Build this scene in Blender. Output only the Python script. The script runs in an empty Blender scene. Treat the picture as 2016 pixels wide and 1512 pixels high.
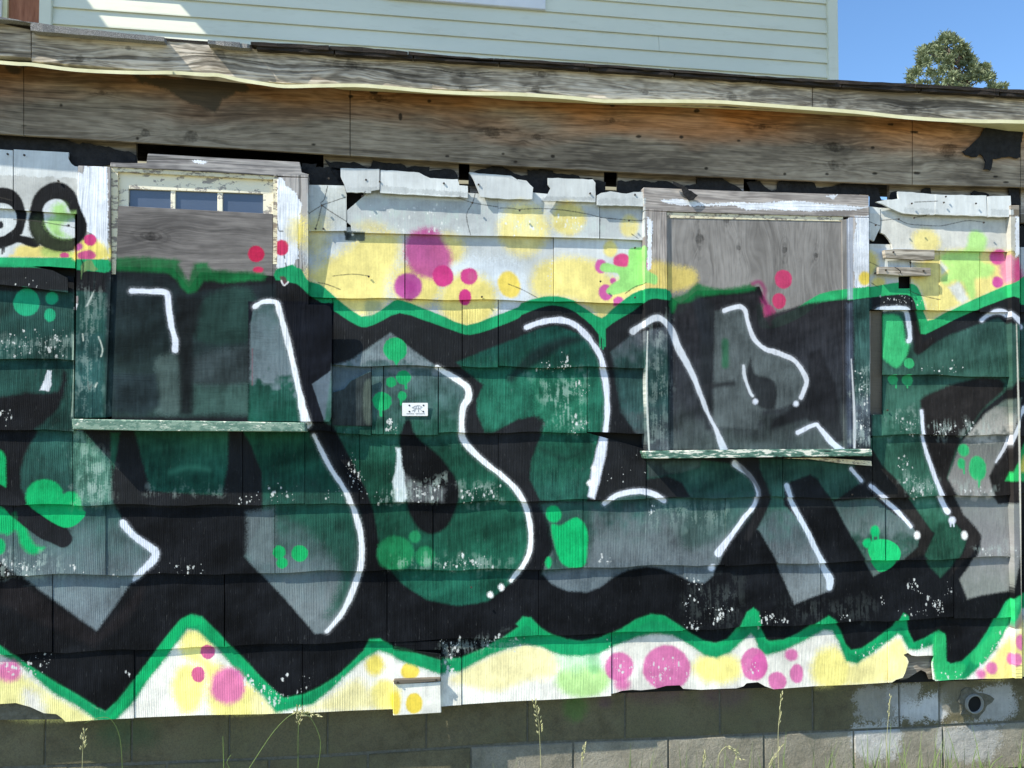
import bpy, bmesh, math, random
import numpy as np
from mathutils import Vector, Matrix
R = math.radians
random.seed(7); rng = np.random.default_rng(11)
sc = bpy.context.scene

# ---------------------------------------------------------------- camera
LENS, SENSOR, YAW, PITCH, SHX, SHY = 28.57, 36.0, R(8.4), R(1.8), 0.0, 0.031
CAM = Vector((-0.473, -3.205, 1.45))
cd = bpy.data.cameras.new("camera"); cam = bpy.data.objects.new("camera", cd)
sc.collection.objects.link(cam); sc.camera = cam
cd.lens = LENS; cd.sensor_width = SENSOR; cd.sensor_fit = 'HORIZONTAL'
cd.shift_x = SHX; cd.shift_y = SHY; cd.clip_start = 0.05; cd.clip_end = 500
cam.location = CAM; cam.rotation_euler = (math.pi/2 + PITCH, 0, -YAW)

# ---------------------------------------------------------------- sky and sun
SUN = Vector((0.90, 0.32, -1.0)).normalized()          # direction the light travels
w = bpy.data.worlds.new("World"); sc.world = w; w.use_nodes = True
nt = w.node_tree; bg = nt.nodes["Background"]
sky = nt.nodes.new("ShaderNodeTexSky"); sky.sky_type = 'NISHITA'; sky.sun_disc = False
sky.sun_elevation = math.asin(-SUN.z)
sky.sun_rotation = math.atan2(-SUN.x, -SUN.y)
sky.air_density = 1.0; sky.dust_density = 0.3; sky.ozone_density = 3.0
hs = nt.nodes.new("ShaderNodeHueSaturation"); hs.inputs["Saturation"].default_value = 1.13
nt.links.new(sky.outputs[0], hs.inputs["Color"]); nt.links.new(hs.outputs[0], bg.inputs[0]); bg.inputs[1].default_value = 0.15
sl = bpy.data.lights.new("sun", 'SUN'); so = bpy.data.objects.new("sun", sl)
sc.collection.objects.link(so); sl.energy = 5.0; sl.angle = R(0.5); sl.color = (1.0, 0.93, 0.79)
so.rotation_euler = SUN.to_track_quat('-Z', 'Y').to_euler(); so.location = (-6, -3, 9)
vs = sc.view_settings
vs.view_transform = 'Standard'; vs.look = 'None'; vs.gamma = 1.0; vs.exposure = 0.70
vs.use_curve_mapping = False

# ---------------------------------------------------------------- pixel -> place
MR = cam.rotation_euler.to_matrix()
def at(px, py, Y=0.0):
    d = MR @ Vector((((px-1008)/2016 + SHX)*SENSOR/LENS, ((756-py)/2016 + SHY)*SENSOR/LENS, -1.0))
    t = (Y - CAM.y)/d.y
    return CAM + d*t
TO = dict(a=(0,0), b=(500,0), c=(1000,0), d=(1496,0), e=(0,280), f=(500,280), g=(1000,280), h=(1496,280),
          i=(0,660), j=(500,660), k=(1000,660), l=(1496,660), m=(0,1030), n=(500,1030), o=(1000,1030), p=(1496,1030))
ZK = 520/2016
def P(s):
    """traced points: a letter picks the sheet they were traced on, then x,y pairs; S = whole picture"""
    out = []; ox = oy = 0; k = 1
    for tok in s.split():
        if ',' not in tok:
            if tok == 'S': ox = oy = 0; k = 1
            else: (ox, oy), k = TO[tok], ZK
        else:
            x, y = tok.split(','); out.append((ox + float(x)*k, oy + float(y)*k))
    return out
def lerp_line(pts, x):
    if x <= pts[0][0]:
        (x0,y0),(x1,y1) = pts[0], pts[1]
    elif x >= pts[-1][0]:
        (x0,y0),(x1,y1) = pts[-2], pts[-1]
    else:
        for (x0,y0),(x1,y1) in zip(pts, pts[1:]):
            if x0 <= x <= x1: break
    return y0 + (y1-y0)*(x-x0)/(x1-x0)

# ---------------------------------------------------------------- value noise in numpy
TAB = rng.random((256, 256)).astype(np.float32)
def vn(x, y, seed=0):
    x = x + seed*17.31; y = y + seed*9.77
    xi = np.floor(x).astype(np.int32); yi = np.floor(y).astype(np.int32)
    fx = (x - xi).astype(np.float32); fy = (y - yi).astype(np.float32)
    fx = fx*fx*(3-2*fx); fy = fy*fy*(3-2*fy)
    x0 = xi & 255; x1 = (xi+1) & 255; y0 = yi & 255; y1 = (yi+1) & 255
    return (TAB[y0,x0]*(1-fx) + TAB[y0,x1]*fx)*(1-fy) + (TAB[y1,x0]*(1-fx) + TAB[y1,x1]*fx)*fy
def fbm(x, y, seed=0, o=4):
    s = 0; a = 0.5; t = 0
    for q in range(o):
        s = s + a*vn(x, y, seed+q*3); t += a; x = x*2.03; y = y*2.03; a *= .5
    return s/t
def lin(c):
    c = np.asarray(c, np.float32)/255
    return np.where(c <= .04045, c/12.92, ((c+.055)/1.055)**2.4)

# ---------------------------------------------------------------- paint layers, laid out on the wall in metres
S = 500.0; X0, Z0, X1, Z1 = -2.75, 0.0, 3.0, 3.1
IW, IH = int((X1-X0)*S), int((Z1-Z0)*S)
GX, GY = np.meshgrid(np.arange(IW, dtype=np.float32), np.arange(IH, dtype=np.float32))
class Layer:
    def __init__(s, fill=None):
        s.c = np.zeros((IH, IW, 3), np.float32); s.a = np.zeros((IH, IW), np.float32)
N_FINE = fbm(GX*.45, GY*.45, 1, 2) - .5
N_MID = fbm(GX*.06, GY*.06, 2, 3) - .5
N_BIG = fbm(GX*.012, GY*.012, 5, 3) - .5
N_VERT = fbm(GX*.30, GY*.035, 8, 2) - .5
N_PIX = (rng.random((IH, IW)).astype(np.float32) - .5)
def tex(pts, Y=-.008):
    o = []
    for x, y in pts:
        v = at(x, y, Y); o.append(((v.x-X0)*S, (v.z-Z0)*S))
    return np.array(o, np.float32)
def smooth(pts, n=4, closed=True):
    p = np.array(pts, np.float32); m = len(p); out = []
    rngi = range(m if closed else m-1)
    for q in rngi:
        if closed: p0,p1,p2,p3 = p[q-1],p[q],p[(q+1)%m],p[(q+2)%m]
        else: p0,p1,p2,p3 = p[max(q-1,0)],p[q],p[q+1],p[min(q+2,m-1)]
        for t in np.arange(n)/n:
            out.append(.5*((2*p1)+(-p0+p2)*t+(2*p0-5*p1+4*p2-p3)*t*t+(-p0+3*p1-3*p2+p3)*t**3))
    if not closed: out.append(p[-1])
    return np.array(out, np.float32)
def bbox(t, pad):
    x0 = max(int(t[:,0].min()-pad), 0); x1 = min(int(t[:,0].max()+pad)+2, IW)
    y0 = max(int(t[:,1].min()-pad), 0); y1 = min(int(t[:,1].max()+pad)+2, IH)
    return x0, x1, y0, y1
def sd_poly(t, X, Y, pad=90):
    """signed distance to an outline (exact within pad pixels of it)"""
    d = np.full(X.shape, 1e8, np.float32); ins = np.zeros(X.shape, bool)
    n = len(t); gx0, gy0 = X[0,0], Y[0,0]; H_, W_ = X.shape
    for q in range(n):
        ax, ay = t[q]; bx, by = t[(q+1) % n]
        u0 = max(int(min(ax,bx)-gx0-pad), 0); u1 = min(int(max(ax,bx)-gx0+pad)+2, W_)
        v0 = max(int(min(ay,by)-gy0-pad), 0); v1 = min(int(max(ay,by)-gy0+pad)+2, H_)
        if u1 > u0 and v1 > v0:
            x = X[v0:v1,u0:u1]; y = Y[v0:v1,u0:u1]
            ex, ey = bx-ax, by-ay; L = ex*ex+ey*ey + 1e-9
            h = np.clip(((x-ax)*ex + (y-ay)*ey)/L, 0, 1)
            np.minimum(d[v0:v1,u0:u1], (x-ax-h*ex)**2 + (y-ay-h*ey)**2, out=d[v0:v1,u0:u1])
        if ay != by:
            r0 = max(int(math.floor(min(ay,by)-gy0)), 0); r1 = min(int(math.ceil(max(ay,by)-gy0))+1, H_)
            if r1 > r0:
                yr = Y[r0:r1,0]; on = (ay > yr) != (by > yr); xc = (bx-ax)*(yr-ay)/(by-ay) + ax
                ins[r0:r1] ^= on[:,None] & (X[0][None,:] < xc[:,None])
    d = np.sqrt(d); return np.where(ins, -d, d)
def sd_line(t, X, Y, w):
    d = np.full(X.shape, 1e9, np.float32)
    for q in range(len(t)-1):
        ax, ay = t[q]; bx, by = t[q+1]
        ex, ey = bx-ax, by-ay; L = ex*ex+ey*ey + 1e-9
        h = np.clip(((X-ax)*ex + (Y-ay)*ey)/L, 0, 1)
        r = (w[q]*(1-h) + w[q+1]*h)
        np.minimum(d, np.sqrt((X-ax-h*ex)**2 + (Y-ay-h*ey)**2) - r, out=d)
    return d
def comp(L, x0, x1, y0, y1, col, al):
    A = L.a[y0:y1, x0:x1]; C = L.c[y0:y1, x0:x1]
    na = al + A*(1-al)
    C[:] = (col*al[...,None] + C*(A*(1-al))[...,None])/np.maximum(na, 1e-5)[...,None]
    A[:] = na
def colour(col, x0, x1, y0, y1, var):
    """one sRGB colour, or a list of (traced y, colour) stops for a fade from one paint into another"""
    if isinstance(col, list):
        ys = [(at(1000, q[0]).z - Z0)*S for q in col]; cs = [lin(q[1]) for q in col]
        yy = GY[y0:y1, x0:x1] + N_MID[y0:y1, x0:x1]*70
        o = np.argsort(ys); ys = np.array(ys)[o]; cs = np.array(cs)[o]
        C = np.stack([np.interp(yy, ys, cs[:,q]) for q in range(3)], -1).astype(np.float32)
    else:
        C = np.broadcast_to(lin(col).astype(np.float32), (y1-y0, x1-x0, 3)).copy()
    v = 1 + var*(N_MID[y0:y1,x0:x1]*1.7 + N_BIG[y0:y1,x0:x1]*1.8 + N_FINE[y0:y1,x0:x1]*.7 + N_VERT[y0:y1,x0:x1]*.8)
    return C*v[...,None]
SOFTK = 1.0
def fill(L, pts, col, al=1.0, soft=1.5, sm=4, rag=0.6, var=.22, edge=None):
    if isinstance(pts, str): pts = P(pts)
    if sm: pts = smooth(pts, sm)
    if 1.9 < soft < 4: soft = soft*SOFTK
    t = tex(pts); pad = soft*2 + 8
    x0,x1,y0,y1 = bbox(t, pad)
    if x1 <= x0 or y1 <= y0: return
    d = sd_poly(t, GX[y0:y1,x0:x1], GY[y0:y1,x0:x1], int(soft*2+12+(edge or 0)*2))
    d = d + N_FINE[y0:y1,x0:x1]*rag*2.5*(1 + soft*.12) + N_MID[y0:y1,x0:x1]*soft*.5
    if edge: d = d + N_MID[y0:y1,x0:x1]*edge + N_FINE[y0:y1,x0:x1]*edge*.7
    q = np.clip(.5 - d/(2*soft), 0, 1); q = q*q*(3-2*q)
    if soft > 1.4: q = np.clip(q + (N_PIX[y0:y1,x0:x1]*1.1 + N_FINE[y0:y1,x0:x1]*1.6)*4*q*(1-q)*.55, 0, 1)
    comp(L, x0,x1,y0,y1, colour(col,x0,x1,y0,y1,var), (q*al).astype(np.float32))
def ell(L, x, y, rx, ry, col, al=1.0, soft=2.0, rot=0, **k):
    p = [(x + rx*math.cos(q)*math.cos(rot) - ry*math.sin(q)*math.sin(rot),
          y + rx*math.cos(q)*math.sin(rot) + ry*math.sin(q)*math.cos(rot)) for q in np.linspace(0, 2*math.pi, 20)[:-1]]
    k.setdefault('edge', 1.6); fill(L, p, col, al, soft, sm=0, **k)
def ze(L, tile, x, y, rx, ry, col, **k):
    (px, py), = P(f"{tile} {x},{y}"); ell(L, px, py, rx*ZK, ry*ZK, col, **k)
def line(L, pts, wd, col, al=1.0, soft=1.2, sm=5, rag=.5, var=.12, taper=None):
    if isinstance(pts, str): pts = P(pts)
    pts = np.array(pts, np.float32)
    ws = np.full(len(pts), wd/2, np.float32) if not isinstance(wd, (list, tuple)) else np.array(wd, np.float32)/2
    if sm:
        q = smooth(np.concatenate([pts, ws[:,None]], 1), sm, closed=False); pts, ws = q[:,:2], q[:,2]
    t = tex(pts); pad = float(ws.max()) + soft*2 + 5
    x0,x1,y0,y1 = bbox(t, pad)
    if x1 <= x0 or y1 <= y0: return
    d = sd_line(t, GX[y0:y1,x0:x1], GY[y0:y1,x0:x1], ws*1.01)
    d = d + N_FINE[y0:y1,x0:x1]*rag*2.2
    big = float(ws.max()) > 3.4
    if big: d = d + N_MID[y0:y1,x0:x1]*3.2 + N_BIG[y0:y1,x0:x1]*2.5
    q = np.clip(.5 - d/(2*soft), 0, 1); q = q*q*(3-2*q)
    if big:
        q = q*np.clip(1.12 + N_VERT[y0:y1,x0:x1]*.55 + N_MID[y0:y1,x0:x1]*.5, .35, 1)
        q = np.maximum(q, np.clip(1 - d/7, 0, 1)**2*(.16 + .5*N_PIX[y0:y1,x0:x1])*(d > 0))
    comp(L, x0,x1,y0,y1, colour(col,x0,x1,y0,y1,var), (q*al).astype(np.float32))
def erase(L, pts, al=1.0, soft=1.2, edge=4, sm=0):
    if isinstance(pts, str): pts = P(pts)
    t = tex(pts); x0,x1,y0,y1 = bbox(t, 12)
    d = sd_poly(t, GX[y0:y1,x0:x1], GY[y0:y1,x0:x1]) + N_MID[y0:y1,x0:x1]*edge*2 + N_FINE[y0:y1,x0:x1]*edge
    q = np.clip(.5 - d/(2*soft), 0, 1)
    L.a[y0:y1,x0:x1] *= (1 - q*al)
# ---------------------------------------------------------------- the mural (paint coverage on the wall)
M = Layer()
BLK=(21,23,27); GRN=(28,152,100); GRB=(18,176,104); YEL=(230,215,132); YLB=(246,234,140); PNK=(206,72,138); PKL=(196,92,156)
WHT=(226,232,246); LGR=(150,212,124); DG=(31,75,66); DG2=(42,93,79); GRY=(112,120,128); TEAL=(52,99,88)
CREAM=(240,238,228)
# -- whitewash and grey primer under the graffiti
fill(M, "S 606,385 1266,410 1266,470 606,452", (188,194,196), .85, 2, 0)
fill(M, "f 455,345 690,350 705,380 705,670 440,670", (186,192,190), .7, 3, 0)
fill(M, "S -300,330 152,352 152,420 -300,395", (176,178,176), .8, 1.5, 0, edge=5)
fill(M, "S 1712,420 1990,430 1990,497 1712,488", (205,204,196), .8, 2, 0)
for s in ("f 705,355 955,360 955,390 705,390", "f 960,345 1632,400 1632,425 960,392", "g 262,425 668,435 668,460 262,452",
          "g 680,440 1030,445 1030,490 680,485", "h 1080,510 1335,520 1335,560 1080,548", "h 1740,520 1905,525 1905,572 1740,572"):
    fill(M, s, (186,192,194), .9, 1.2, 0, edge=4)
fill(M, "f 420,690 800,690 700,850 420,960", (196,206,216), .9, 14)
fill(M, "f 1500,700 2100,720 2100,1000 1560,860", (192,198,200), .8, 20)
fill(M, "f 1500,900 2016,930 2016,1280 1500,1200", (214,224,234), .9, 22)
fill(M, "S -300,1270 2400,1230 2400,1326 2012,1338 1844,1344 1728,1350 1522,1361 1204,1374 1000,1385 871,1395 868,1412 773,1414 773,1400 603,1408 129,1425 -300,1440", CREAM, 1, 1.5, 0)
# -- yellow clouds
Y = lambda *a, **k: ze(M, *a, YEL, **k)
fill(M, "f 410,1000 600,870 740,770 850,690 1060,690 1120,800 1090,950 1040,1050 1010,1200 960,1290 840,1340 700,1290 520,1160 410,1060", YEL, .95, 18)
Y('f',1240,1090,190,180,soft=14); Y('f',1630,1210,225,215,soft=14); Y('f',1480,820,130,120,soft=14,al=.9)
Y('f',480,720,80,140,soft=22,al=.7); Y('f',330,690,75,110,soft=18,al=.8); Y('f',880,640,130,40,soft=12,al=.5)
ell(M,1002,561,22,27,(238,214,104),soft=4,rot=-.4)
ell(M,1030,452,50,52,YEL,.85,14); ell(M,1118,432,34,33,YEL,.9,9); ell(M,1238,446,18,22,YEL,.85,6); ell(M,1202,490,14,17,YEL,.95,4)
fill(M, "g 170,1060 250,930 450,870 660,910 810,1040 1030,1000 1030,1130 900,1220 720,1360 600,1250 400,1200 220,1190", YEL, .95, 14)
fill(M, "g 1045,930 1300,960 1420,1000 1400,1110 1215,1150 1045,1140", (222,200,110), .85, 10)
Y('h',830,920,75,100,soft=9); Y('h',770,1055,50,54,soft=5); Y('h',1260,760,110,95,soft=10,al=.85); Y('h',900,1075,55,40,soft=6)
fill(M, "h 1150,1010 1360,840 1750,830 1900,860 1900,1090 1700,1190 1450,1290 1290,1380 1220,1150", YEL, .95, 12)
fill(M, "h 1380,900 1450,960 1390,1010", (208,212,212), .8, 5, 0); fill(M, "h 1440,1110 1520,1060 1590,1200 1540,1240 1500,1210", (206,210,210), .9, 6, 0)
fill(M, "e 110,850 150,790 330,790 560,840 575,890 110,885", (226,206,110), .9, 6)
fill(M, "e 600,790 760,750 845,800 845,905 570,905 575,840", (238,222,120), 1, 6)
# -- light green splats
fill(M, "g 925,830 960,805 1040,820 1040,980 1115,1035 1110,1095 1030,1085 900,1140 790,1168 745,1140 800,1080 850,1050 830,1000 720,990 702,955 740,922 860,952 915,940", LGR, .95, 3)
fill(M, "h 1380,880 1450,835 1560,820 1600,700 1665,675 1730,740 1700,840 1690,900 1800,950 1750,1030 1640,1050 1640,1170 1600,1200 1550,1080 1480,1060 1410,1085 1385,1040 1440,980", (172,220,128), .9, 7)
fill(M, "e 330,800 420,780 560,840 560,880 340,880", (170,200,110), .8, 6)
# -- pinks
fill(M, "f 1160,740 1240,665 1370,660 1440,740 1505,860 1490,960 1400,1045 1300,1035 1200,980 1150,860", (190,86,150), .95, 9)
K = lambda *a, **k: ze(M, *a, **k)
K('f',1440,1025,82,84,(204,64,132),soft=2.5); K('f',1175,1105,110,105,(180,86,150),soft=4); K('f',1190,1110,50,50,(170,60,140),soft=12,al=.7)
K('f',1640,1025,66,66,(202,70,136),soft=2.5); K('f',1660,1030,30,40,(196,100,140),soft=4,al=.6); K('f',1610,1185,48,62,(202,60,130),soft=2)
K('e',1960,865,62,62,(196,44,84),soft=2); K('e',1975,985,42,26,(190,50,88),soft=2); K('f',218,822,52,60,(206,58,98),soft=2)
K('e',710,762,46,46,(198,68,124),soft=2); K('e',615,815,38,32,(188,92,150),soft=3); K('e',680,880,72,42,(190,84,130),soft=3); K('e',495,868,36,24,(192,76,128),soft=2)
for x,y,rx,ry in ((870,910,68,60),(708,950,46,58),(742,1150,54,62),(840,1220,42,38),(800,1062,24,26),(1035,950,40,50)):
    K('g',x,y,rx,ry,PKL if x!=870 else (206,78,130),soft=2.5)
fill(M, "g 925,830 960,805 1040,820 1040,980 1115,1035 1110,1095 1030,1085 900,1140 790,1168 745,1140 800,1080 850,1050 830,1000 720,990 702,955 740,922 860,952 915,940", LGR, 1, 2.5)
K('h',160,1055,66,72,(198,70,112),soft=2); K('h',127,1220,52,60,(200,68,110),soft=2)
K('h',1820,880,60,60,(206,90,150),soft=4); K('h',1815,1070,46,46,(196,84,150),soft=3); K('h',1880,980,50,110,(204,120,170),soft=8,al=.8)
fill(M, "h 1910,920 1990,930 2016,1120 1910,1150", (196,72,128), .9, 8)
# -- the eyes at the upper left
fill(M, "e 0,350 100,368 172,450 198,560 172,690 160,712 260,735 305,775 275,808 200,792 140,770 60,800 0,815 -120,760 -120,380", (20,22,26), 1, 2.2)
fill(M, "e 0,470 80,490 120,560 110,650 50,702 0,722 -90,700 -90,480", (196,202,204), 1, 1.5)
K('e',0,632,22,30,(30,34,40),soft=1.5)
fill(M, "e 230,520 260,420 330,340 430,302 520,335 590,420 640,540 684,640 664,730 590,810 510,842 400,825 290,775 228,690 212,600", (20,22,26), 1, 2.6)
fill(M, "e 225,600 300,560 330,660 420,715 560,740 570,820 400,825 290,775 228,690", (56,66,46), .75, 9)
fill(M, "e 328,545 350,475 410,440 480,450 520,500 550,560 590,640 585,720 500,738 410,712 350,650", (206,212,218), 1, 2)
fill(M, "e 395,520 440,470 500,480 520,540 590,545 470,640 480,690 540,730 430,722 345,640 350,590 400,560", (160,205,124), .95, 8)
K('e',518,636,12,10,(34,36,40),soft=1)
line(M, "e 20,800 18,855", 3, (50,52,56)); line(M, "e 32,800 32,840", 3, (50,52,56))
# -- black body of the piece
UP = "e -1200,930 560,945 860,955 890,960 1330,970 1450,1120 1540,1000 2016,1025 f 170,1030 340,1030 480,1150 700,1300 840,1370 1060,1260 1130,1255 1620,1430 2016,1300 g 100,1275 250,1225 370,1215 620,1340 720,1400 780,1370 1010,1170 1215,1180 1300,1240 1430,1140 1700,1140 1900,1110 h 100,1380 430,1200 630,1170 1060,1120 1180,1180 1245,1420 1900,1130 2016,1190 S 2400,470"
LO = "S 2400,1180 p 1930,600 1840,720 1680,1000 1550,1110 1390,1120 1380,850 1180,930 1100,780 1060,800 760,1000 680,990 550,770 250,900 50,940 -30,850 o 1930,850 1870,720 1780,850 1590,960 1380,880 1130,770 850,870 570,940 300,890 130,800 0,900 n 1750,1010 1570,1080 1300,1080 1060,980 900,930 700,1150 400,1350 220,1380 60,1230 m 1800,1050 1450,760 1350,830 1000,1300 850,1460 400,1240 0,970 S -400,1180"
fill(M, UP + " " + LO, BLK, .985, 1.5, 0, var=.3)
# -- green contour, upper run and lower run
UPG = ["e -1200,875 300,885 560,885 575,905 845,910 855,1005 760,1000 580,985 400,970 0,960 -1200,960",
 "e 885,895 1340,900 1375,945 1410,1010 1450,1060 1480,960 1500,930 1590,930 1640,985 2016,1005 2016,1060 1900,1062 1700,1080 1560,1062 1500,1170 1450,1182 1385,1120 1300,1020 885,1002",
 "f 170,985 300,945 330,970 370,985 410,1062 500,1085 580,1150 640,1200 820,1330 960,1285 1060,1212 1130,1205 1300,1270 1450,1330 1620,1398 1800,1340 2016,1258 g 100,1228 250,1185 370,1178 500,1212 620,1288 715,1342 780,1290 900,1190 1010,1132 1130,1125 1225,1145 1225,1215 1120,1204 1050,1215 960,1288 850,1350 745,1425 735,1500 700,1480 640,1400 560,1332 470,1272 340,1243 230,1268 100,1320 f 2016,1345 1800,1432 1650,1472 1550,1450 1300,1360 1110,1304 980,1360 860,1412 770,1392 600,1282 480,1205 410,1165 330,1092 172,1062",
 "g 1222,1200 1300,1180 1360,1140 1430,1088 1550,1120 1700,1120 1840,1085 1870,1120 1830,1150 1700,1165 1550,1180 1450,1195 1320,1302 1230,1310",
 "h 20,1400 100,1345 240,1288 430,1168 630,1130 840,1105 1050,1072 1150,1078 1205,1110 1245,1220 1285,1362 1400,1312 1560,1232 1910,1080 2100,1010 2100,1230 1985,1240 1900,1185 1500,1350 1265,1467 1212,1432 1190,1290 1160,1185 1050,1165 840,1187 680,1212 450,1232 330,1320 170,1402 40,1430"]
for q, s in enumerate(UPG):
    fill(M, s, (21,100,55) if q in (1,3) else (30,150,98) if q<3 else (48,172,108), .9 if q in (1,3) else 1, 5 if q in (1,3) else 1.7, 2, edge=3 if q in (1,3) else None)
fill(M, "g 1880,1250 1930,1240 1965,1340 1955,1425 1910,1420 1885,1350", (40,130,84), .9, 3)
line(M, "g 1850,1090 1900,1075 1940,1130 1940,1200 1980,1290 h -30,1200 20,1290 60,1400", 8, (150,58,108), .75, 4)
ell(M, 1508, 618, 14, 16, (158,56,104), .8, 4)
for x,y in ((700,1480),(722,1490),(738,1470)): line(M, f"g {x},1440 {x},{y+90}", 3.2, (30,140,92))
LU = "S -400,1180 m 0,930 180,1062 400,1200 600,1310 750,1402 812,1428 900,1350 1000,1220 1100,1090 1250,890 1370,742 1455,698 1540,715 1650,820 1800,980 2016,1200 n 170,1290 230,1332 380,1302 500,1250 640,1160 740,1070 830,980 880,885 960,882 1060,940 1200,972 1430,1040 1580,1030 1750,960 1900,870 2016,790 o 60,770 110,715 170,720 250,800 330,850 450,890 570,906 700,880 850,810 980,730 1090,695 1190,705 1290,770 1390,840 1490,900 1590,920 1680,890 1760,800 1820,680 1870,645 1910,680 1930,790 1975,890 p 80,905 200,890 310,840 430,760 520,708 570,740 620,820 660,930 700,972 780,960 900,880 1020,790 1090,688 1125,710 1140,830 1180,912 1260,880 1370,820 1420,850 1420,1050 1450,1072 1540,1052 1650,950 1740,830 1800,720 1870,600 1950,545 S 2400,1080"
LL = "S 2400,1180 p 1960,650 1900,790 1800,960 1680,1090 1560,1190 1330,1195 1320,935 1200,975 1130,965 1090,870 1060,850 900,970 740,1075 660,1055 610,920 560,832 500,820 350,900 200,970 60,1010 0,1010 o 1920,970 1890,880 1860,850 1800,900 1700,990 1590,1032 1500,1010 1400,940 1260,862 1130,850 1000,872 830,935 700,1000 550,1022 400,1010 250,950 130,930 0,962 n 1800,1010 1570,1132 1430,1150 1150,1060 1060,1010 950,980 870,1020 790,1080 640,1222 450,1380 170,1440 80,1325 m 1800,1130 1640,940 1500,820 1430,808 1300,985 1130,1200 1010,1380 880,1510 740,1500 600,1395 400,1290 200,1125 0,1005 S -400,1280"
# bottom clouds first, then the contour over them
B = lambda *a, **k: ze(M, *a, (248,236,146), **k)
fill(M, "m 0,1130 200,1180 420,1320 640,1430 760,1520 0,1540", (248,240,160), .95, 10); fill(M, "m 190,1270 330,1330 330,1480 200,1430", (236,234,236), .8, 14)
fill(M, "m 1400,830 1560,820 1640,930 1560,1010 1700,1100 1880,1200 2016,1340 2016,1480 1640,1480 1560,1150 1380,1000", (247,236,140), .95, 10)
B('m',1440,1260,130,190,soft=10); B('n',1000,1310,125,115,soft=8); ze(M,'n',920,1080,70,80,(240,222,110),soft=8)
fill(M, "n 0,1300 200,1440 100,1480 0,1480", (249,238,176), 1, 10)
fill(M, "n 380,1420 560,1330 760,1200 880,1260 880,1420", (246,236,170), .9, 14)
ze(M,'n',1190,1120,72,68,(240,214,90),soft=3); ze(M,'n',1220,1360,66,80,(242,214,84),soft=2.5); ze(M,'n',1080,1360,40,90,(242,216,90),soft=4)
fill(M, "n 1500,1200 1700,1060 2016,930 o 150,920 300,960 400,1080 320,1180 150,1200 0,1260 n 1800,1280", (249,238,178), .95, 12)
ze(M,'o',570,1200,210,130,(186,226,150),soft=10); ze(M,'o',500,1050,150,90,(190,232,186),soft=12,al=.7); ze(M,'o',660,1060,60,90,(120,206,140),soft=10,al=.6)
B('o',1600,1110,190,120,soft=12); B('p',550,1120,160,170,soft=14); fill(M,"p 700,1080 900,980 1060,880 1130,1000 1100,1180 700,1240",(248,236,160),.95,10)
fill(M, "p 1680,1190 1800,1000 1930,840 2016,760 2016,1190", (249,234,150), 1, 10)
fill(M, LU + " " + LL, (96,158,142), .75, 11, 0)
fill(M, LU + " " + LL, (24,150,96), 1, 4.0, 0)
fill(M, LU + " S 2400,1000 -400,1000", BLK, 1, 1.6, 0, var=.3)
fill(M, "m 1000,1250 1250,900 1400,730 1500,720 1560,760 1470,790 1400,800 1300,960 1150,1160 1010,1330 900,1460 820,1500 880,1420", GRB, .85, 3)
fill(M, LU + " S 2400,1120 p 1950,590 1870,680 1800,800 1700,960 1560,1100 1400,1130 1380,880 1250,930 1160,950 1100,800 1060,800 900,920 740,1010 660,990 560,770 430,810 200,930 60,950 o 2016,940 1930,880 1900,760 1870,690 1800,800 1700,930 1590,950 1400,890 1200,760 1090,740 850,860 570,930 300,890 130,770 0,900 n 1580,1060 1060,960 900,920 700,1130 380,1330 220,1360 60,1220 m 1800,1030 1450,740 1250,930 1000,1260 830,1450 400,1230 0,960 S -400,1220", GRB, .5, 4, 0)
for s in ("p 1330,880 1420,860 1420,1060 1560,1080 1500,1190 1335,1192", "p 1600,1020 1760,850 1870,620 1950,560 1900,760 1700,1070"):
    fill(M, s, (48,186,112), .9, 4)
# bottom pinks
for t,x,y,rx,ry,so_ in (('m',1580,985,58,58,1.5),('m',1510,1155,52,62,1.5),('m',1740,1240,135,140,7),('m',70,1130,95,85,7),
        ('o',850,1100,112,112,4),('o',1210,1110,182,172,4),('o',1880,1080,102,126,3),('p',-5,1090,62,90,3),('p',130,1205,70,72,3),
        ('p',280,1150,52,74,3),('p',245,1010,52,46,4),('p',1760,1105,46,46,4),('p',1925,1035,45,50,4),('p',1960,900,44,60,4),('p',1680,1150,40,40,6),('o',870,1230,60,50,8)):
    K(t,x,y,rx,ry,(222,104,172) if so_>2 else (196,56,134),soft=so_,al=.9)
# -- letter fills
SOFTK = 1.7
G1=[(560,(35,63,59)),(700,(36,75,70)),(800,(35,72,66)),(860,(31,68,63))]
fill(M, "S -300,568 147,575 219,580 219,824 147,846 40,850 -300,850", G1, 1, 2, 0, var=.35)
fill(M, "i 570,0 800,0 800,620 570,630", (45,82,82), .8, 5, 0, var=.4)
fill(M, "i -1100,470 0,470 200,440 440,430 480,270 502,350 450,560 280,720 240,790 180,900 150,1010 160,1180 230,1290 340,1400 530,1490 m 545,80 530,160 480,170 380,140 200,20 i 100,1340 0,1250 -1100,1000", (22,24,28), 1, 3, 2, var=.3)
fill(M, "i -200,860 15,890 45,1080 45,1160 0,1150 -200,1050", GRB, 1, 2)
F2="S 75,846 145,848 160,850 217,905 218,975 226,1000 240,1025 300,1083 275,1130 255,1150 190,1243 100,1180 0,1105 -300,1000 -300,985 0,1000 40,1010 80,1040 130,1060 138,1045 90,1015 58,990 42,960 40,925 50,890"
fill(M, F2, [(850,(40,82,75)),(980,(44,82,77)),(1060,(84,106,108)),(1130,(108,123,129)),(1240,(118,129,137))], 1, 2.5, 0, var=.3)
fill(M, "i 560,730 640,760 840,1010 840,1280 600,1290 545,1000", (86,134,118), .75, 8, 0, var=.6)  # lighter paint stands in for the sunlit patch beside the sill's shadow
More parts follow.
